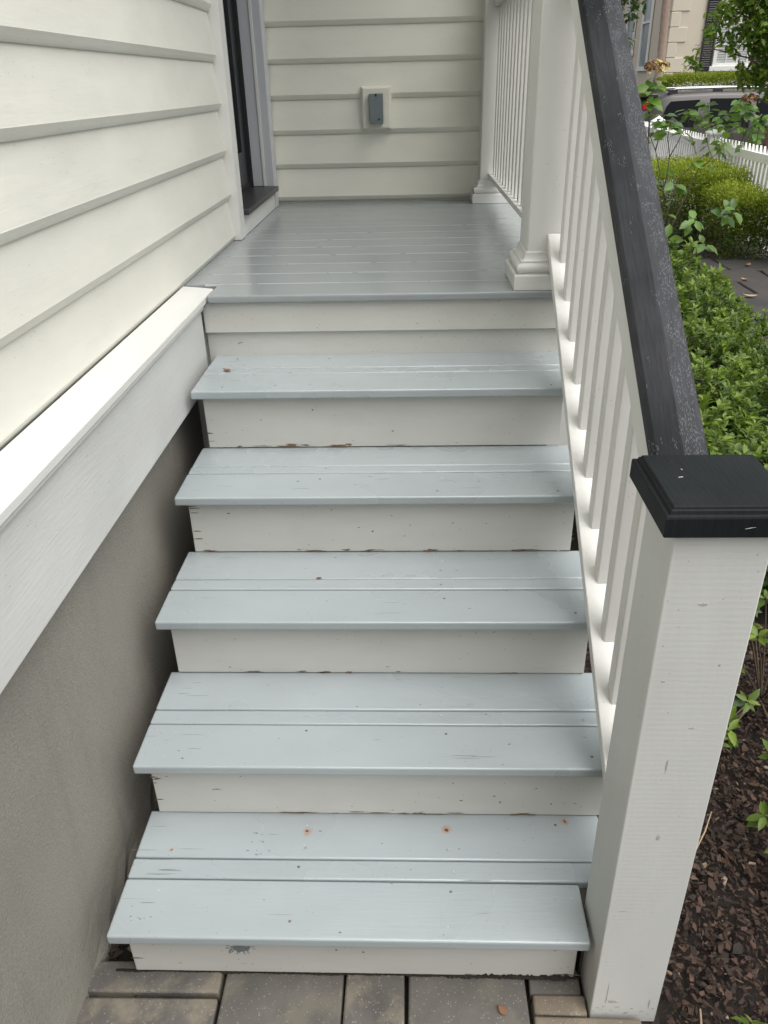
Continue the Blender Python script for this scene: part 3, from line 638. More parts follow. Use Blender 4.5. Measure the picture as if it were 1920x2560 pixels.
# --- flagstone path
m_flag = NT('flagstone'); P = m_flag.pos()
cc = m_flag.mix(m_flag.ramp(m_flag.noise(P, 2.2, 5, .6), [(.35, 0), (.7, 1)]), (.020, .021, .020), (.046, .041, .037)); cc = m_flag.mix(m_flag.math('MULTIPLY', objrand(m_flag), .5), cc, (.05, .038, .032))
m_flag = m_flag.fin(cc, .75, m_flag.bump(m_flag.noise(P, 25, 5, .6), .5, .006))
path = tag(MB().box(2.3, 4.1, 1.5, 7.2, -.12, -.006).build('garden_path', m_soil, None, (3, 4, -.1)), kind='structure')
random.seed(21)
yy = 1.55
while yy < 6.75:
    hgt = random.uniform(.34, .6); xx = 2.35 + random.uniform(0, .1) + max(0, (yy - 3.5)) * .17
    while xx < 4.0:
        wd = random.uniform(.35, .75); x1 = min(xx + wd, 4.08); bm = bmesh.new()
        j_ = lambda: random.uniform(.0, .045)
        pts = [(xx + j_(), yy + j_()), ((xx + x1) / 2 + j_(), yy + j_() * .5), (x1 - j_(), yy + j_()), (x1 - j_() * .6, yy + hgt * .5), (x1 - j_(), yy + hgt - j_()), ((xx + x1) / 2, yy + hgt - j_() * .5), (xx + j_(), yy + hgt - j_()), (xx + j_() * .5, yy + hgt * .55)]
        cx_, cy_ = sum(p[0] for p in pts) / 8, sum(p[1] for p in pts) / 8
        z1 = random.uniform(.006, .016); loops = [[(p[0], p[1], -.03) for p in pts], [(p[0], p[1], z1 - .008) for p in pts], [(cx_ + (p[0] - cx_) * .97, cy_ + (p[1] - cy_) * .97, z1) for p in pts]]
        MB().ring(loops).build('flagstone', m_flag, path, (cx_, cy_, 0)); xx = x1 - .012
    yy += hgt - .012
m_dleaf = [plain('dead_leaf_tan', (.42, .30, .18), .7, .2, 50), plain('dead_leaf_brown', (.20, .10, .05), .7, .2, 50)]
def dead_leaf(label, loc, L, rz, m, curl=.35, w_=.45, group='fallen leaves'):
    v = []; f = []; N = 7
    for i in range(N):
        t = i / (N - 1); ww = math.sin(math.pi * min(.97, max(.03, t ** .85))) * w_ * L * .5
        z = curl * L * ((t - .5) ** 2) * 1.6
        v += [(-ww, (t - .5) * L, z + .25 * ww), (0, (t - .5) * L, z), (ww, (t - .5) * L, z + .35 * ww)]
    for i in range(N - 1):
        for j in range(2): f.append((i*3 + j, i*3 + j + 1, i*3 + j + 4, i*3 + j + 3))
    mb = MB(); mb.v = v; mb.f = f; me = mb.mesh('fallen_leaf', True, fix=False); o = link('fallen_leaf', me, m, None, loc)
    md = o.modifiers.new('thickness', 'SOLIDIFY'); md.thickness = .0008; o.rotation_euler = (random.uniform(-.1, .1), random.uniform(-.1, .1), rz)
    return tag(o, label, 'leaf', group)
dead_leaf('small curled brown leaf lying on the left end of the topmost tread', (.066, 1.212, ZT[5] + .002), .026, 1.1, m_dleaf[1], .5, .6)
dead_leaf('tiny brown leaf scrap caught in the joint of the middle tread', (.362, .684, ZT[3] + .0012), .014, 1.5, m_dleaf[1], .3, .5)
dead_leaf('tan fallen leaf on the flagstones nearest the azaleas', (3.32, 5.55, .02), .11, 1.3, m_dleaf[0])
dead_leaf('pale fallen leaf at the right edge of the flagstone path', (3.40, 5.02, .02), .12, 1.9, m_dleaf[0])
dead_leaf('small tan fallen leaf on the far part of the flagstone path', (3.50, 6.15, .02), .08, .4, m_dleaf[0])
dead_leaf('brown fallen leaf at the far edge of the flagstone path, under the hedge', (3.75, 6.75, .02), .09, 2.4, m_dleaf[1])
dead_leaf('dried brown leaf on the paver in front of the bottom riser', (.765, -.06, .004), .022, .7, m_dleaf[1], .2, .7)

# --- clipped box hedge in front of the picket fence
def hedge_mesh(seed, x0, x1, y0, y1, h, n, L, wav=.06):
    r = np.random.default_rng(seed); face = r.random(n); P = np.stack([r.uniform(x0, x1, n), r.uniform(y0, y1, n), r.random(n) ** .5 * h], 1); U = np.zeros((n, 3))
    top = face < .45; fr = (face >= .45) & (face < .75); le = (face >= .75) & (face < .9); re = face >= .9
    P[top, 2] = h; U[top] = (0, 0, 1); P[fr, 1] = y0; U[fr] = (0, -1, .5); P[le, 0] = x0; U[le] = (-1, 0, .5); P[re, 0] = x1; U[re] = (1, 0, .5)
    q = P * 5.0 + seed; bump = np.sin(q[:, 0] * 1.3) * np.cos(q[:, 1] * 1.1 + 1) * .5 + np.sin(q[:, 0] * 2.9 + q[:, 2] * 3.1) * .3
    P += U * (wav * bump)[:, None] + r.normal(0, .028, (n, 3)) - U * (r.random(n) ** 2 * .10)[:, None]; cx, cy = (x0 + x1) / 2, (y0 + y1) / 2
    rd = np.clip(np.maximum(np.abs(P[:, 0] - cx) / (x1 - x0) * 2, np.abs(P[:, 1] - cy) / (y1 - y0) * 2) - .75, 0, 1); P[:, 2] -= rd * h * .15 * (P[:, 2] > h * .5)
    D = U + r.normal(0, .7, (n, 3)); D[:, 2] += .4
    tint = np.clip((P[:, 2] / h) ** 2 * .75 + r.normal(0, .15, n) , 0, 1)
    return P, D, U + r.normal(0, .4, (n, 3)), L * r.uniform(.7, 1.2, n), tint
def hedge(name, label, x0, x1, y0, y1, h, n, L, seed, mat, zg=-.05, group=None):
    t = empty(name, ((x0 + x1) / 2, (y0 + y1) / 2, zg), label, 'hedge', group)
    P, D, U, LL, T = hedge_mesh(seed, x0, x1, y0, y1, h, n, L); P = P - np.array([(x0 + x1) / 2, (y0 + y1) / 2, 0])
    o = link('leaves', leaves('leaves', P, D, U, LL, .55, T, True), mat); o.parent = t
    st = MB(); r = random.Random(seed)
    for _ in range(int((x1 - x0) * (y1 - y0) * 14) + 6):
        a, b = r.uniform(x0 + .08, x1 - .08) - (x0+x1)/2, r.uniform(y0 + .08, y1 - .08) - (y0+y1)/2
        st.tube([(a, b, 0), (a + r.uniform(-.06, .06), b + r.uniform(-.06, .06), h * .45), (a + r.uniform(-.15, .15), b + r.uniform(-.15, .15), h * .88)], [.01, .007, .003], 5)
    o = link('stems', st.mesh('stems', fix=False), m_bark); o.parent = t
    return t
hedge('box_hedge', 'yellow-green box hedge below the picket fence, left of the fence post', 2.5, 4.06, 7.9, 9.2, .78, 40000, .026, 1, m_box2)
hedge('box_hedge', 'yellow-green box hedge with stray shoots along the fence, at the right edge', 3.6, 4.09, 7.05, 8.8, .64, 22000, .026, 2, m_box2)
hedge('box_hedge', 'darker box hedge beyond the path, behind the hydrangea stems', 2.15, 3.0, 7.35, 7.95, .66, 17000, .026, 3, m_az)

# --- hydrangea with long bare stems, big leaves and dried flower heads
def stem_leaves(st, data, pts, L, n0, rad=.005, end=5, seed=0, droop=.25):
    r = np.random.default_rng(seed); pts = [np.array(p, float) for p in pts]; m = len(pts)
    st.tube([Vector(p) for p in pts], list(np.linspace(rad, rad * .5, m)), 5)
    tip = pts[-1]; ax = tip - pts[-2]; ax /= np.linalg.norm(ax); a = np.cross(ax, (.1, 1, .2)); a /= np.linalg.norm(a); b = np.cross(ax, a)
    def leaf(p, th, ll, up):
        out = a * math.cos(th) + b * math.sin(th); d = out + ax * up; d[2] -= droop * (.5 + 2 * r.random())
        data[0].append(p + out * .012); data[1].append(d); data[2].append(np.array([-.12, -.45, .8]) + ax * .3 + r.normal(0, .4, 3)); data[3].append(ll); data[4].append(np.clip(r.normal(.45, .25), 0, 1))
    for i in range(end): leaf(tip - ax * .012 * i, i * 2.2 + r.random(), L * r.uniform(.75, 1.1), .25)
    for j in range(n0):
        f = r.uniform(.25, .92); s = f * (m - 1); i = int(s); p = pts[i] + (pts[min(i + 1, m - 1)] - pts[i]) * (s - i); th = r.random() * 6.28
        leaf(p, th, L * r.uniform(.7, 1.1), .1); leaf(p, th + 3.1, L * r.uniform(.7, 1.1), .1)
def flower(mb, c, rad, seed, n=60):
    r = np.random.default_rng(seed)
    for _ in range(n):
        d = r.normal(0, 1, 3); d[2] = abs(d[2]) * .8 - .2; d /= np.linalg.norm(d); p = Vector(np.array(c) + d * rad * r.uniform(.8, 1.05) * (1, 1, .7)); nrm = Vector(d + r.normal(0, .35, 3)).normalized(); a = nrm.orthogonal().normalized(); b = nrm.cross(a)
        s = rad * .34; i = len(mb.v)
        mb.v += [tuple(p)] + [tuple(p + (a * math.cos(t) + b * math.sin(t)) * s * (1 if q % 2 else .55) + nrm * s * .25) for q, t in enumerate(np.linspace(0, 6.283, 8, endpoint=False))]
        mb.f += [(i, i + 1 + q, i + 1 + (q + 1) % 8) for q in range(8)]
m_flo = plain('dried_petals_cream', (.55, .46, .20), .7, .2, 60); m_flb = plain('dried_petals_brown', (.22, .12, .06), .8, .25, 60)
def hydrangea(label, loc, stems, flowers, L, seed):
    t = empty('hydrangea_bush', loc, label, 'shrub'); st = MB(); data = ([], [], [], [], [])
    b = np.array(loc)
    for i, (pts, n0, e) in enumerate(stems): stem_leaves(st, data, [np.array(p) - b for p in pts], L, n0, .006, e, seed + i)
    o = link('leaves', leaves('leaves', *data[:4], .58, data[4]), m_hyd); o.parent = t
    o = link('stems', st.mesh('stems', fix=False), m_bark); o.parent = t
    for (c, rad, br) in flowers:
        mb = MB(); flower(mb, np.array(c) - b, rad, seed + 5, 60); o = link('flower_head', mb.mesh('flower_head', fix=False), m_flb if br else m_flo); o.parent = t
hydrangea('leggy hydrangea with a cream dried flower head, rising before the parked car', (2.72, 6.55, -.04),
    [([(2.70, 6.55, 0), (2.66, 6.58, .6), (2.635, 6.6, 1.09), (2.62, 6.6, 1.34), (2.616, 6.6, 1.5), (2.625, 6.6, 1.58)], 3, 8),
     ([(2.72, 6.55, 0), (2.65, 6.55, .9), (2.61, 6.52, 1.25), (2.575, 6.5, 1.52)], 3, 7),
     ([(2.74, 6.56, 0), (2.84, 6.6, .84), (2.838, 6.6, .986), (2.80, 6.6, 1.13), (2.81, 6.6, 1.25)], 1, 7),
     ([(2.84, 6.6, .98), (2.90, 6.62, 1.09), (2.93, 6.62, 1.18)], 0, 5),
     ([(2.73, 6.55, 0), (2.774, 6.6, .855), (2.71, 6.6, 1.03), (2.64, 6.58, 1.15)], 0, 6),
     ([(2.71, 6.6, 1.03), (2.742, 6.62, 1.19), (2.748, 6.62, 1.31)], 0, 7),
     ([(2.76, 6.55, 0), (2.94, 6.6, .80), (3.08, 6.6, .945), (3.16, 6.6, 1.0), (3.29, 6.6, 1.10)], 1, 8),
     ([(2.78, 6.55, 0), (3.087, 6.55, .88), (3.14, 6.5, .936), (3.25, 6.5, 1.06)], 1, 6),
     ([(2.70, 6.5, 0), (2.60, 6.4, .5), (2.58, 6.35, .85)], 2, 7), ([(2.76, 6.5, 0), (2.80, 6.35, .5), (2.82, 6.3, .80)], 2, 7)],
    [((2.635, 6.58, 1.65), .085, 0), ((2.57, 6.5, 1.66), .06, 1), ((2.70, 6.62, 1.67), .04, 1)], .125, 31)
hydrangea('low hydrangea with glossy pale leaves reaching over the dark gap by the path', (2.55, 5.6, -.04),
    [([(2.55, 5.6, 0), (2.65, 5.4, .4), (2.80, 5.15, .66), (2.88, 5.0, .76)], 1, 7), ([(2.56, 5.6, 0), (2.6, 5.3, .45), (2.62, 5.05, .70)], 1, 7), ([(2.52, 5.6, 0), (2.50, 5.4, .35), (2.46, 5.1, .56)], 1, 6), ([(2.6, 5.6, 0), (2.7, 5.3, .3), (2.74, 5.1, .52)], 0, 6)], [], .105, 71)
hydrangea('leafy hydrangea beyond the fence with a rusty flower head at the right edge', (4.55, 8.9, -.05),
    [([(4.5, 8.9, 0), (4.2, 8.6, .9), (4.05, 8.3, 1.30)], 4, 8), ([(4.5, 8.9, 0), (4.25, 9.0, .8), (4.1, 9.1, 1.18)], 4, 8), ([(4.55, 8.9, 0), (4.4, 8.7, .7), (4.3, 8.5, 1.2)], 4, 8), ([(4.6, 8.9, 0), (4.5, 9.1, .7), (4.42, 9.2, 1.25)], 4, 8), ([(4.5, 8.9, 0), (4.1, 9.3, .8), (3.98, 9.5, 1.2)], 4, 8), ([(4.6, 8.9, 0), (4.6, 8.6, .6), (4.52, 8.4, 1.0)], 4, 8), ([(4.6, 8.9, 0), (4.6, 9.6, .6), (4.42, 9.7, 1.05)], 4, 8), ([(4.6, 8.9, 0), (4.3, 9.6, .6), (4.15, 9.8, 1.3)], 4, 8), ([(4.55, 8.9, 0), (4.3, 8.9, .8), (4.2, 8.85, 1.33)], 4, 8), ([(4.5, 8.9, 0), (4.2, 9.2, .7), (4.05, 9.3, 1.12)], 4, 8), ([(4.6, 8.9, 0), (4.45, 8.9, .7), (4.4, 8.8, 1.05)], 4, 8), ([(4.6, 9, 0), (4.4, 9.4, .7), (4.3, 9.5, 1.22)], 4, 8), ([(4.5, 9, 0), (4.15, 9.9, .7), (4.0, 10.1, 1.22)], 4, 8)],
    [((4.06, 8.28, 1.36), .07, 1)], .13, 51)

# --- white picket fence
m_fw = paint('fence_white', (.87, .87, .85), 'z', .5, .15, .03, .25)
fence = empty('picket_fence', (4.3, 10, -.05), 'white picket fence with pointed pickets and capped posts beyond the box hedge', 'fence')
FA, FB = Vector((4.12, 6.6, 0)), Vector((4.48, 14.2, 0)); fd = (FB - FA).normalized(); fn_ = Vector((-fd.y, fd.x, 0)); flen = (FB - FA).length
if fn_.x > 0: fn_ = -fn_
def fbox(a0, a1, o0, o1, z0, z1): 
    mb = MB(); c = [FA + fd * a + fn_ * o for a, o in ((a0, o0), (a1, o0), (a1, o1), (a0, o1))]; mb.ring([[(p.x, p.y, z) for p in c] for z in (z0, z1)]); return mb
pm = None; i = 0; a = .02
posts = [.25, 3.05, 6.05]
while a < flen:
    if all(abs(a - q) > .10 for q in posts):
        if pm is None:
            mb = MB(); hw = .032
            prof = [(-hw, .06), (hw, .06), (hw, .90), (0, .965), (-hw, .90)]; mb.prism(prof, lambda p, q, t: tuple(fd * p + fn_ * t + Vector((0, 0, q))), 0, .018); pm = mb.mesh('picket'); 
        p = FA + fd * a + fn_ * .0; o = link('picket', pm, m_fw, fence, (p.x, p.y, -.02 + random.uniform(-.004, .004)))
    a += .118
for z0, z1 in ((.80, .885), (.15, .235)):
    for q0, q1 in zip([-.1] + posts, posts + [flen]): 
        if q1 - q0 > .3: fbox(q0 + .065, q1 - .065, .019, .055, z0, z1).build('fence_rail', m_fw, fence, (4.3, 10, z0))
for q in posts:
    po = fbox(q - .072, q + .072, -.060, .086, -.06, .965).build('post', m_fw, fence, (FA + fd * q))
    c0 = FA + fd * q + fn_ * .013
    def lp(r_, z): return [(c0.x + sx * r_, c0.y + sy * r_, z) for sx, sy in ((-1, -1), (1, -1), (1, 1), (-1, 1))]
    MB().ring([lp(.098, .966), lp(.098, .985), lp(.005, 1.06)]).build('post_cap', m_fw, po, (c0.x, c0.y, .966))

# --- small tree beside the fence, leaning over the picture's right edge
def tree(name, label, base, trunk, tr, limbs, clusters, L, per, mat, seed, barkm, wr=.5, cspread=.30):
    r = np.random.default_rng(seed); t = empty(name, base, label, 'tree'); b = np.array(base); mb = MB()
    mb.tube([Vector(np.array(p) - b) for p in trunk], tr, 9); o = link('trunk', mb.mesh('trunk', True, fix=False), barkm); o.parent = t
    lm = MB()
    for pts, r0 in limbs: lm.tube([Vector(np.array(p) - b) for p in pts], list(np.linspace(r0, r0 * .3, len(pts))), 6)
    P, D, U, LL, T = [], [], [], [], []
    for (c, rad) in clusters:
        c = np.array(c) - b; n = int(per * rad * rad / (cspread ** 2))
        for _ in range(n // 6):
            d = r.normal(0, 1, 3); d /= np.linalg.norm(d); p = c + d * rad * r.random() ** .45 * (1, 1, .8); tw = r.normal(0, 1, 3); tw /= np.linalg.norm(tw)
            lm.tube([Vector(p - tw * L * 1.6), Vector(p)], [.003, .0015], 3)
            for q in range(6):
                P.append(p - tw * L * .3 * q + r.normal(0, L * .12, 3)); dd = r.normal(0, 1, 3) + tw * .5; dd[2] -= .25; D.append(dd); U.append(np.array([-.1, -.35, .8]) + r.normal(0, .5, 3)); LL.append(L * r.uniform(.65, 1.15)); T.append(np.clip(r.normal(.4, .28), 0, 1))
    o = link('limbs', lm.mesh('limbs', True, fix=False), barkm); o.parent = t
    o = link('crown', leaves('crown', P, D, U, LL, wr, T), mat); o.parent = t
    return t
m_tb = plain('tree_bark', (.15, .09, .06), .9, .35, 18, .8, .01)
tree('garden_tree', 'leafy garden tree with brown trunk behind the picket fence at the right edge', (4.78, 9.35, -.05), [(4.78, 9.35, -.05), (4.78, 9.35, .7), (4.82, 9.36, 1.4), (4.80, 9.4, 2.4), (4.9, 9.5, 3.6)], [.085, .075, .07, .055, .03],
     [([(4.80, 9.38, 1.5), (4.4, 9.4, 1.75), (4.0, 9.45, 1.85), (3.72, 9.5, 1.66)], .012), ([(4.8, 9.4, 1.8), (4.45, 9.5, 2.1), (4.0, 9.5, 2.3)], .015), ([(4.8, 9.4, 2.1), (4.5, 9.2, 2.6), (4.2, 9.2, 2.9)], .02), ([(4.82, 9.4, 2.2), (5.3, 9.6, 2.7)], .02)],
     [((4.45, 9.4, 2.15), .30), ((4.62, 9.4, 1.85), .26), ((4.3, 9.5, 2.42), .22), ((4.72, 9.3, 2.35), .34), ((4.12, 9.45, 2.18), .17), ((3.98, 9.5, 1.98), .13), ((3.84, 9.5, 1.72), .10), ((4.2, 9.4, 1.88), .14), ((4.5, 9.5, 1.62), .18), ((4.95, 9.4, 2.2), .4), ((5.0, 9.5, 2.9), .55), ((4.5, 9.3, 2.8), .4), ((4.75, 9.6, 1.5), .2), ((4.55, 9.3, 2.05), .3), ((4.35, 9.35, 2.3), .2), ((4.68, 9.35, 1.65), .2)], .08, 460, m_tree, 9, m_tb)
tree('magnolia_tree', 'dark glossy magnolia whose leaves hang beside the top of the handrail', (2.6, 12.2, -.1), [(2.6, 12.2, -.1), (2.65, 12.2, 1.5), (2.7, 12.2, 3.4)], [.11, .09, .05],
     [([(2.66, 12.2, 1.9), (3.1, 12.1, 2.5), (3.6, 12.0, 2.6)], .025), ([(2.68, 12.2, 2.4), (3.0, 12, 3.1)], .02)],
     [((3.50, 12.0, 2.42), .24), ((3.70, 12.0, 2.14), .07), ((3.4, 12, 2.75), .35), ((3.2, 12.1, 2.5), .4), ((2.8, 12.2, 3.3), .7), ((3.62, 12, 2.58), .15)], .13, 130, m_mag, 14, m_tb, .4, .3)

# --- parked car (side on, tail to the left)
car = empty('parked_car', (7.4, 17.0, -.37), 'brown-grey estate car with roof rails parked in the street beyond the picket fence', 'car')
kc = NT('car_paint'); kc.b.inputs['Metallic'].default_value = .2; kc.b.inputs['Coat Weight'].default_value = .25; m_car = kc.fin((.040, .035, .033), .38, None)
kg = NT('car_glass'); m_cg = kg.fin((.006, .007, .008), .03, None, .12); m_tyre = plain('tyre_rubber', (.02, .02, .02), .85); m_rim = plain('alloy_rim', (.45, .45, .46), .35, .05, 30, 0, .001, .9)
m_plast = plain('black_plastic', (.02, .02, .022), .55); m_chr = plain('roof_rail_silver', (.42, .44, .46), .3, .05, 30, 0, .001, .8)
km = NT('tail_lamp_red'); m_red = km.fin((.45, .02, .025), .15, None)
GZ = -.37; CX0 = 5.08
stn = [(0.0, .36, .74, .62, .90, .80), (.06, .30, .82, .74, 1.02, 1.28), (.22, .28, .88, .76, 1.06, 1.60), (.55, .26, .91, .74, 1.08, 1.68), (1.3, .25, .92, .74, 1.05, 1.70), (2.3, .25, .92, .74, 1.02, 1.69), (2.75, .25, .92, .72, 1.0, 1.62), (3.35, .26, .91, .74, .98, 1.06), (4.1, .28, .88, .70, .88, .93), (4.5, .32, .80, .60, .74, .78), (4.66, .38, .66, .45, .60, .62)]
def ringat(x, zb, hw, rw, belt, roof):
    p = [(-hw * .92, zb), (-hw, zb + .12), (-hw * 1.0, (zb + belt) * .55), (-hw * .97, belt), (-rw * 1.02, roof - .09), (-rw * .94, roof - .03), (-rw * .7, roof)]
    full = p + [(0, roof + .012)] + [(-a, b) for a, b in p[::-1]]
    return [(CX0 + x, 17.0 + a, GZ + b) for a, b in full]
body = MB(); body.ring([ringat(*q) for q in stn]); body.build('body', m_car, car, (7.4, 17, GZ), True)
def side(x, f):   # near-side greenhouse point at fraction f between belt and roof edge
    xs_ = [q[0] for q in stn]; g_ = lambda j: float(np.interp(x, xs_, [q[j] for q in stn])); hw, rw, belt, roof = g_(2), g_(3), g_(4), g_(5)
    a0, z0, a1, z1 = -hw * .97, belt, -rw * 1.02, roof - .09
    return (CX0 + x, 17.0 + a0 + (a1 - a0) * f - .006, GZ + z0 + (z1 - z0) * f)
def pane(name, pts):
    mb = MB(); n = len(pts); v = [side(x, f) for x, f in pts]; mb.v = v + [(p[0], p[1] + .02, p[2]) for p in v]; mb.f = [tuple(range(n))] + [(i, (i + 1) % n, n + (i + 1) % n, n + i) for i in range(n)]
    mb.build(name, m_cg, car, (CX0 + pts[0][0], 16.2, GZ + 1.2))
pane('quarter_window', [(.30, .03), (.95, .03), (1.02, .5), (1.05, .90), (.50, .90), (.42, .75)])
pane('side_window', [(1.26, .03), (2.02, .03), (2.02, .92), (1.24, .92)]); pane('side_window', [(2.12, .03), (3.1, .03), (2.78, .85), (2.62, .92), (2.12, .92)])
for yy, nm in ((16.36, 'roof_rail'), (17.64, 'roof_rail')):
    MB().tube([(CX0 + .42, yy, GZ + 1.66), (CX0 + .6, yy, GZ + 1.735), (CX0 + 1.8, yy, GZ + 1.745), (CX0 + 2.25, yy, GZ + 1.735), (CX0 + 2.45, yy, GZ + 1.64)], .016, 8).build(nm, m_chr, car, (CX0 + 1.4, yy, GZ + 1.7), True)
    for xx in (.55, 1.4, 2.3): board('rail_foot', CX0 + xx - .09, CX0 + xx + .09, yy - .025, yy + .025, GZ + 1.645, GZ + 1.728, m_plast, car, .008)
for yy in (16.27, 17.60): board('tail_light', CX0 - .015, CX0 + .10, yy, yy + .11, GZ + 1.38, GZ + 1.53, m_red, car, .02)
board('rear_spoiler', CX0 - .04, CX0 + .3, 16.42, 17.58, GZ + 1.60, GZ + 1.66, m_car, car, .015)
board('brake_light', CX0 - .045, CX0 - .02, 16.9, 17.1, GZ + 1.605, GZ + 1.64, m_red, car, .004)
MB().ring([[(CX0 + .02, 16.45, GZ + 1.06), (CX0 + .02, 17.55, GZ + 1.06), (CX0 + .13, 17.5, GZ + 1.50), (CX0 + .13, 16.5, GZ + 1.50)], [(CX0 + .06, 16.45, GZ + 1.06), (CX0 + .06, 17.55, GZ + 1.06), (CX0 + .17, 17.5, GZ + 1.50), (CX0 + .17, 16.5, GZ + 1.50)]]).build('rear_window', m_cg, car, (CX0, 17, GZ + 1.2))
for xx in (.85, 3.75):
    for yy, s_ in ((16.10, 1), (17.68, -1)):
        tb = MB(); 
        def wl(r_, o): return [(CX0 + xx + r_ * math.cos(t), yy + o, GZ + .34 + r_ * math.sin(t)) for t in np.linspace(0, 6.283, 28, endpoint=False)]
        wh = tb.ring([wl(.27, 0), wl(.33, 0), wl(.345, .03), wl(.345, .19), wl(.33, .22), wl(.27, .22)]).build('wheel', m_tyre, car, (CX0 + xx, yy + .11, GZ + .34), True)
        MB().ring([wl(.262, -.004 + .0), wl(.262, .224)]).build('rim', m_rim, wh, (CX0 + xx, yy + .11, GZ + .34))
board('door_handle', CX0 + 1.35, CX0 + 1.55, 16.055, 16.085, GZ + .93, GZ + .96, m_plast, car, .006)

# --- house across the street
m_st2 = plain('stucco_beige', (.66, .585, .475), .9, .05, 3, .15, .004); m_quo = plain('quoin_stucco', (.68, .605, .495), .9, .05, 3, .15, .004); m_shut = plain('shutter_black', (.015, .016, .018), .5); m_wtrim = plain('window_trim_white', (.80, .79, .76), .5, .04, 8, .05)
hb = empty('stucco_house', (7.84, 25, -.3), 'beige stucco house with corner quoins and black shutters across the street', 'house')
fw2 = MB(); fw2.box(7.84, 20, 25.0, 38, -.6, 9).build('wall', m_st2, hb, (12, 28, 0))
zq = .93; j = 0
while zq < 8.5:
    L_ = .46 if j % 2 == 0 else .235
    q = MB(); h_ = .355; q.add([(7.815, 24.975, zq), (7.84 + L_, 24.975, zq), (7.84 + L_, 25.01, zq), (7.86, 25.01, zq), (7.86, 25.0 + (.235 if j % 2 == 0 else .46), zq), (7.815, 25.0 + (.235 if j % 2 == 0 else .46), zq)] + [(7.815, 24.975, zq + h_), (7.84 + L_, 24.975, zq + h_), (7.84 + L_, 25.01, zq + h_), (7.86, 25.01, zq + h_), (7.86, 25.0 + (.235 if j % 2 == 0 else .46), zq + h_), (7.815, 25.0 + (.235 if j % 2 == 0 else .46), zq + h_)],
        [(i, (i + 1) % 6, 6 + (i + 1) % 6, 6 + i) for i in range(6)] + [(5, 4, 3, 2, 1, 0), (6, 7, 8, 9, 10, 11)])
    q.build('quoin', m_quo, hb, (7.84, 25, zq), bev=.008, seg=1); zq += .37; j += 1
m_blind = plain('window_blind', (.62, .64, .62), .6, .05, 10, .05); m_pane = NT('house_pane').fin((.25, .30, .32), .08, None)
def hwin(x0, x1, z0, z1):
    wf = MB(); wf.box(x0, x1, 24.99, 25.02, z0, z1); w_ = wf.build('window', m_blind, hb, ((x0+x1)/2, 25, z0))
    nb = int((z1 - z0) / .06)
    for a, b, c, d in ((x0 - .06, x0 + .04, z0, z1), (x1 - .04, x1 + .06, z0, z1), (x0 + .041, x1 - .041, z1 - .06, z1 + .06), (x0 + .041, x1 - .041, z0, z0 + .07), (x0 + .041, x1 - .041, (z0+z1)/2 - .03, (z0+z1)/2 + .03)): board('window_frame', a, b, 24.955, 24.989, c, d, m_wtrim, w_, .006)
    for i in range(nb):
        zz = z0 + .08 + i * .06
        if zz < z1 - .1: board('blind_slat', x0 + .045, x1 - .045, 24.981, 24.988, zz, zz + .042, m_blind, w_, 0, rot=(.5, 0, 0))
    for f in (1/3, 2/3): board('muntin', x0 + (x1 - x0) * f - .012, x0 + (x1 - x0) * f + .012, 24.962, 24.975, z0 + .07, z1 - .06, m_wtrim, w_, 0)
    for f in (.25, .75): board('muntin', x0 + .041, x1 - .041, 24.9625, 24.9745, z0 + (z1 - z0) * f - .012, z0 + (z1 - z0) * f + .012, m_wtrim, w_, 0)
    board('window_sill', x0 - .14, x1 + .14, 24.90, 25.0, z0 - .13, z0 - .001, m_wtrim, hb, .01)
def shutter(x0, x1, z0, z1):
    s_ = MB().box(x0 + .04, x1 - .04, 24.972, 24.985, z0 + .05, z1 - .05).build('shutter', m_shut, hb, ((x0+x1)/2, 24.98, z0))
    for a, b, c, d in ((x0, x0 + .05, z0, z1), (x1 - .05, x1, z0, z1), (x0 + .0505, x1 - .0505, z0, z0 + .08), (x0 + .0505, x1 - .0505, z1 - .08, z1), (x0 + .0505, x1 - .0505, (z0+z1)/2 - .04, (z0+z1)/2 + .04)): board('shutter_frame', a, b, 24.945, 24.971, c, d, m_shut, s_, .004)
    zz = z0 + .10
    while zz < z1 - .10:
        if abs(zz + .02 - (z0+z1)/2) > .08: board('louvre', x0 + .052, x1 - .052, 24.952, 24.966, zz, zz + .045, m_shut, s_, 0, rot=(-.5, 0, 0))
        zz += .055
shutter(8.76, 9.10, 1.685, 3.9); hwin(9.19, 10.10, 1.80, 3.9); shutter(10.2, 10.54, 1.685, 3.9)
def swin(y0, y1, z0, z1):
    w_ = MB().box(7.82, 7.85, y0, y1, z0, z1).build('side_window', m_pane, hb, (7.83, (y0+y1)/2, z0))
    for a, b, c, d in ((y0 - .12, y0, z0, z1), (y1, y1 + .12, z0, z1), (y0 - .12, y1 + .12, z1 + .001, z1 + .14), (y0 - .16, y1 + .16, z0 - .12, z0 - .001), (y0 + .01, y1 - .01, (z0+z1)/2 - .03, (z0+z1)/2 + .03)): board('window_frame', 7.77, 7.819, a, b, c, d, m_wtrim, w_, .006)
swin(27.05, 27.9, 1.85, 4.2); swin(29.0, 29.9, 2.3, 4.2)
hedge('clipped_hedge', 'clipped green hedge below the stucco house, seen over the car roof', 7.25, 9.7, 22.6, 23.5, 1.92, 26000, .05, 8, m_box2, -.35)
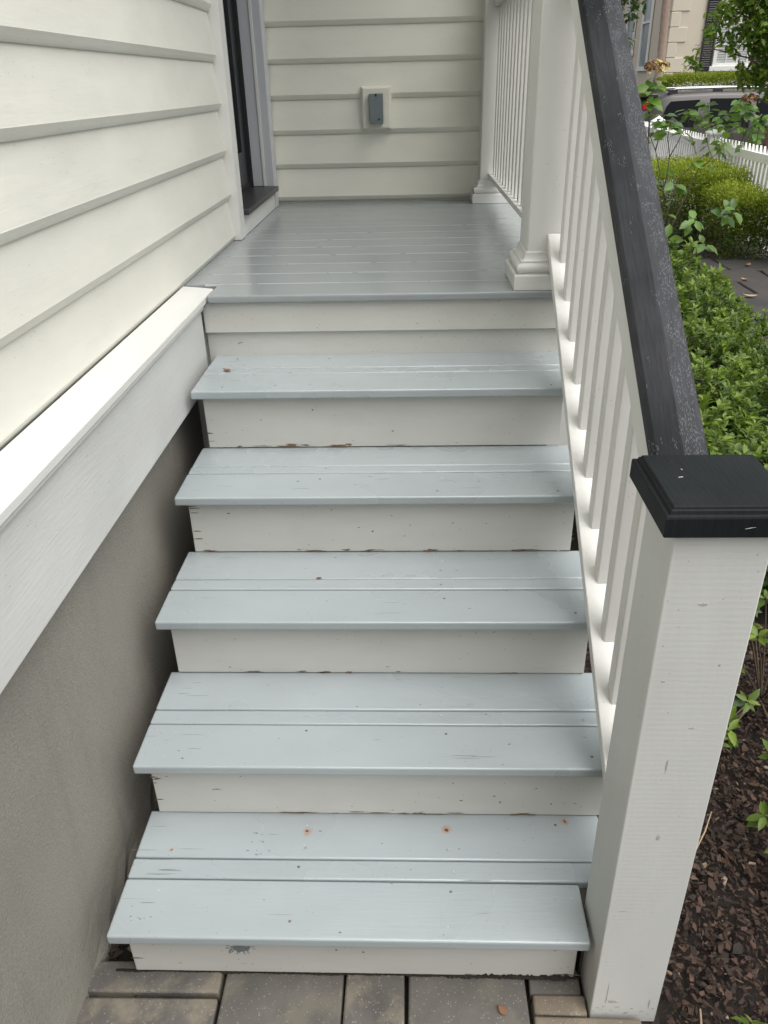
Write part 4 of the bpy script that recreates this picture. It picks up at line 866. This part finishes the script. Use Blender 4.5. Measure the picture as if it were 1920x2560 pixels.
# palm trunk before the house corner
m_palm = plain('palm_bark', (.36, .27, .215), .9, .3, 12, .9, .02)
pt = empty('palm_tree', (6.98, 22.5, -.25), 'slender palm with a pinkish ringed trunk before the corner of the stucco house', 'palm'); mb = MB()
pts = [Vector((.0 - .02 * math.sin(i * .2), 0, i * .09)) for i in range(64)]; mb.tube(pts, [.098 + .006 * (i % 2) + .02 * max(0, 1 - i / 6) for i in range(64)], 12); o = link('trunk', mb.mesh('trunk', True, fix=False), m_palm); o.parent = pt
fr = MB(); P, D, U, LL, T = [], [], [], [], []
for i in range(16):
    th = i * 2.4; ph = random.uniform(.1, 1.0); pp = []
    for q in range(8):
        s_ = q / 7 * 1.5; pp.append(np.array([math.cos(th) * s_ * math.cos(ph), math.sin(th) * s_ * math.cos(ph), 5.75 + s_ * math.sin(ph) - .45 * s_ * s_]))
    fr.tube([Vector(p) for p in pp], list(np.linspace(.015, .004, 8)), 4)
    for q in range(2, 8):
        for sgn in (-1, 1):
            for e_ in (0, .5): 
                b_ = pp[q] - (pp[q] - pp[q - 1]) * e_; P.append(b_); sd_ = np.cross(pp[q] - pp[q - 1], (0, 0, 1)); sd_ /= np.linalg.norm(sd_); D.append(sd_ * sgn + (pp[q] - pp[q - 1]) * 2 + np.array([0, 0, -.3])); U.append((0, 0, 1)); LL.append(.5); T.append(.3)
o = link('frond_ribs', fr.mesh('frond_ribs', fix=False), m_bark); o.parent = pt
o = link('fronds', leaves('fronds', P, D, U, LL, .09, T), m_tree); o.parent = pt
# iron railing of the neighbour's steps
m_iron = plain('wrought_iron', (.02, .018, .016), .6)
ir = empty('iron_railing', (8.7, 21.95, -.25), 'dark iron railing of upright bars before the neighbouring house, at the right edge', 'railing')
n = 0; x = 8.62
pz = lambda x: 1.36 + (x - 8.62) * .36
while x < 10.2:
    MB().tube([(x, 22.0, -.25), (x, 22.0, pz(x))], .011, 5).build('bar', m_iron, ir, (x, 22.0, -.25)); x += .085
MB().tube([(8.6, 22.0, pz(8.6)), (10.22, 22.0, pz(10.22))], .018, 6).build('top_bar', m_iron, ir, (9.4, 22, 1.4))
MB().tube([(8.6, 22.0, -.1), (10.22, 22.0, -.1)], .014, 6).build('lower_bar', m_iron, ir, (9.4, 22, 0))
MB().tube([(9.42, 21.97, -.25), (9.42, 21.97, 1.75)], .03, 8).build('post', m_iron, ir, (9.42, 21.97, -.25))
# tree filling the far right behind the car
tree('street_tree', 'street tree with light green crown standing before the stucco house, right of its window', (10.4, 21.2, -.3), [(10.4, 21.2, -.3), (10.4, 21.2, 1.5), (10.45, 21.3, 3.4)], [.13, .11, .07], [([(10.4, 21.2, 1.8), (9.9, 21.2, 2.6)], .03), ([(10.4, 21.2, 2.2), (11, 21.2, 3.2)], .04)],
     [((9.85, 21.2, 3.1), .45), ((10.3, 21.2, 3.6), .8), ((9.6, 21.3, 2.6), .3), ((11, 21.2, 3.6), .7)], .11, 60, m_tree, 41, m_tb, .5, .3)
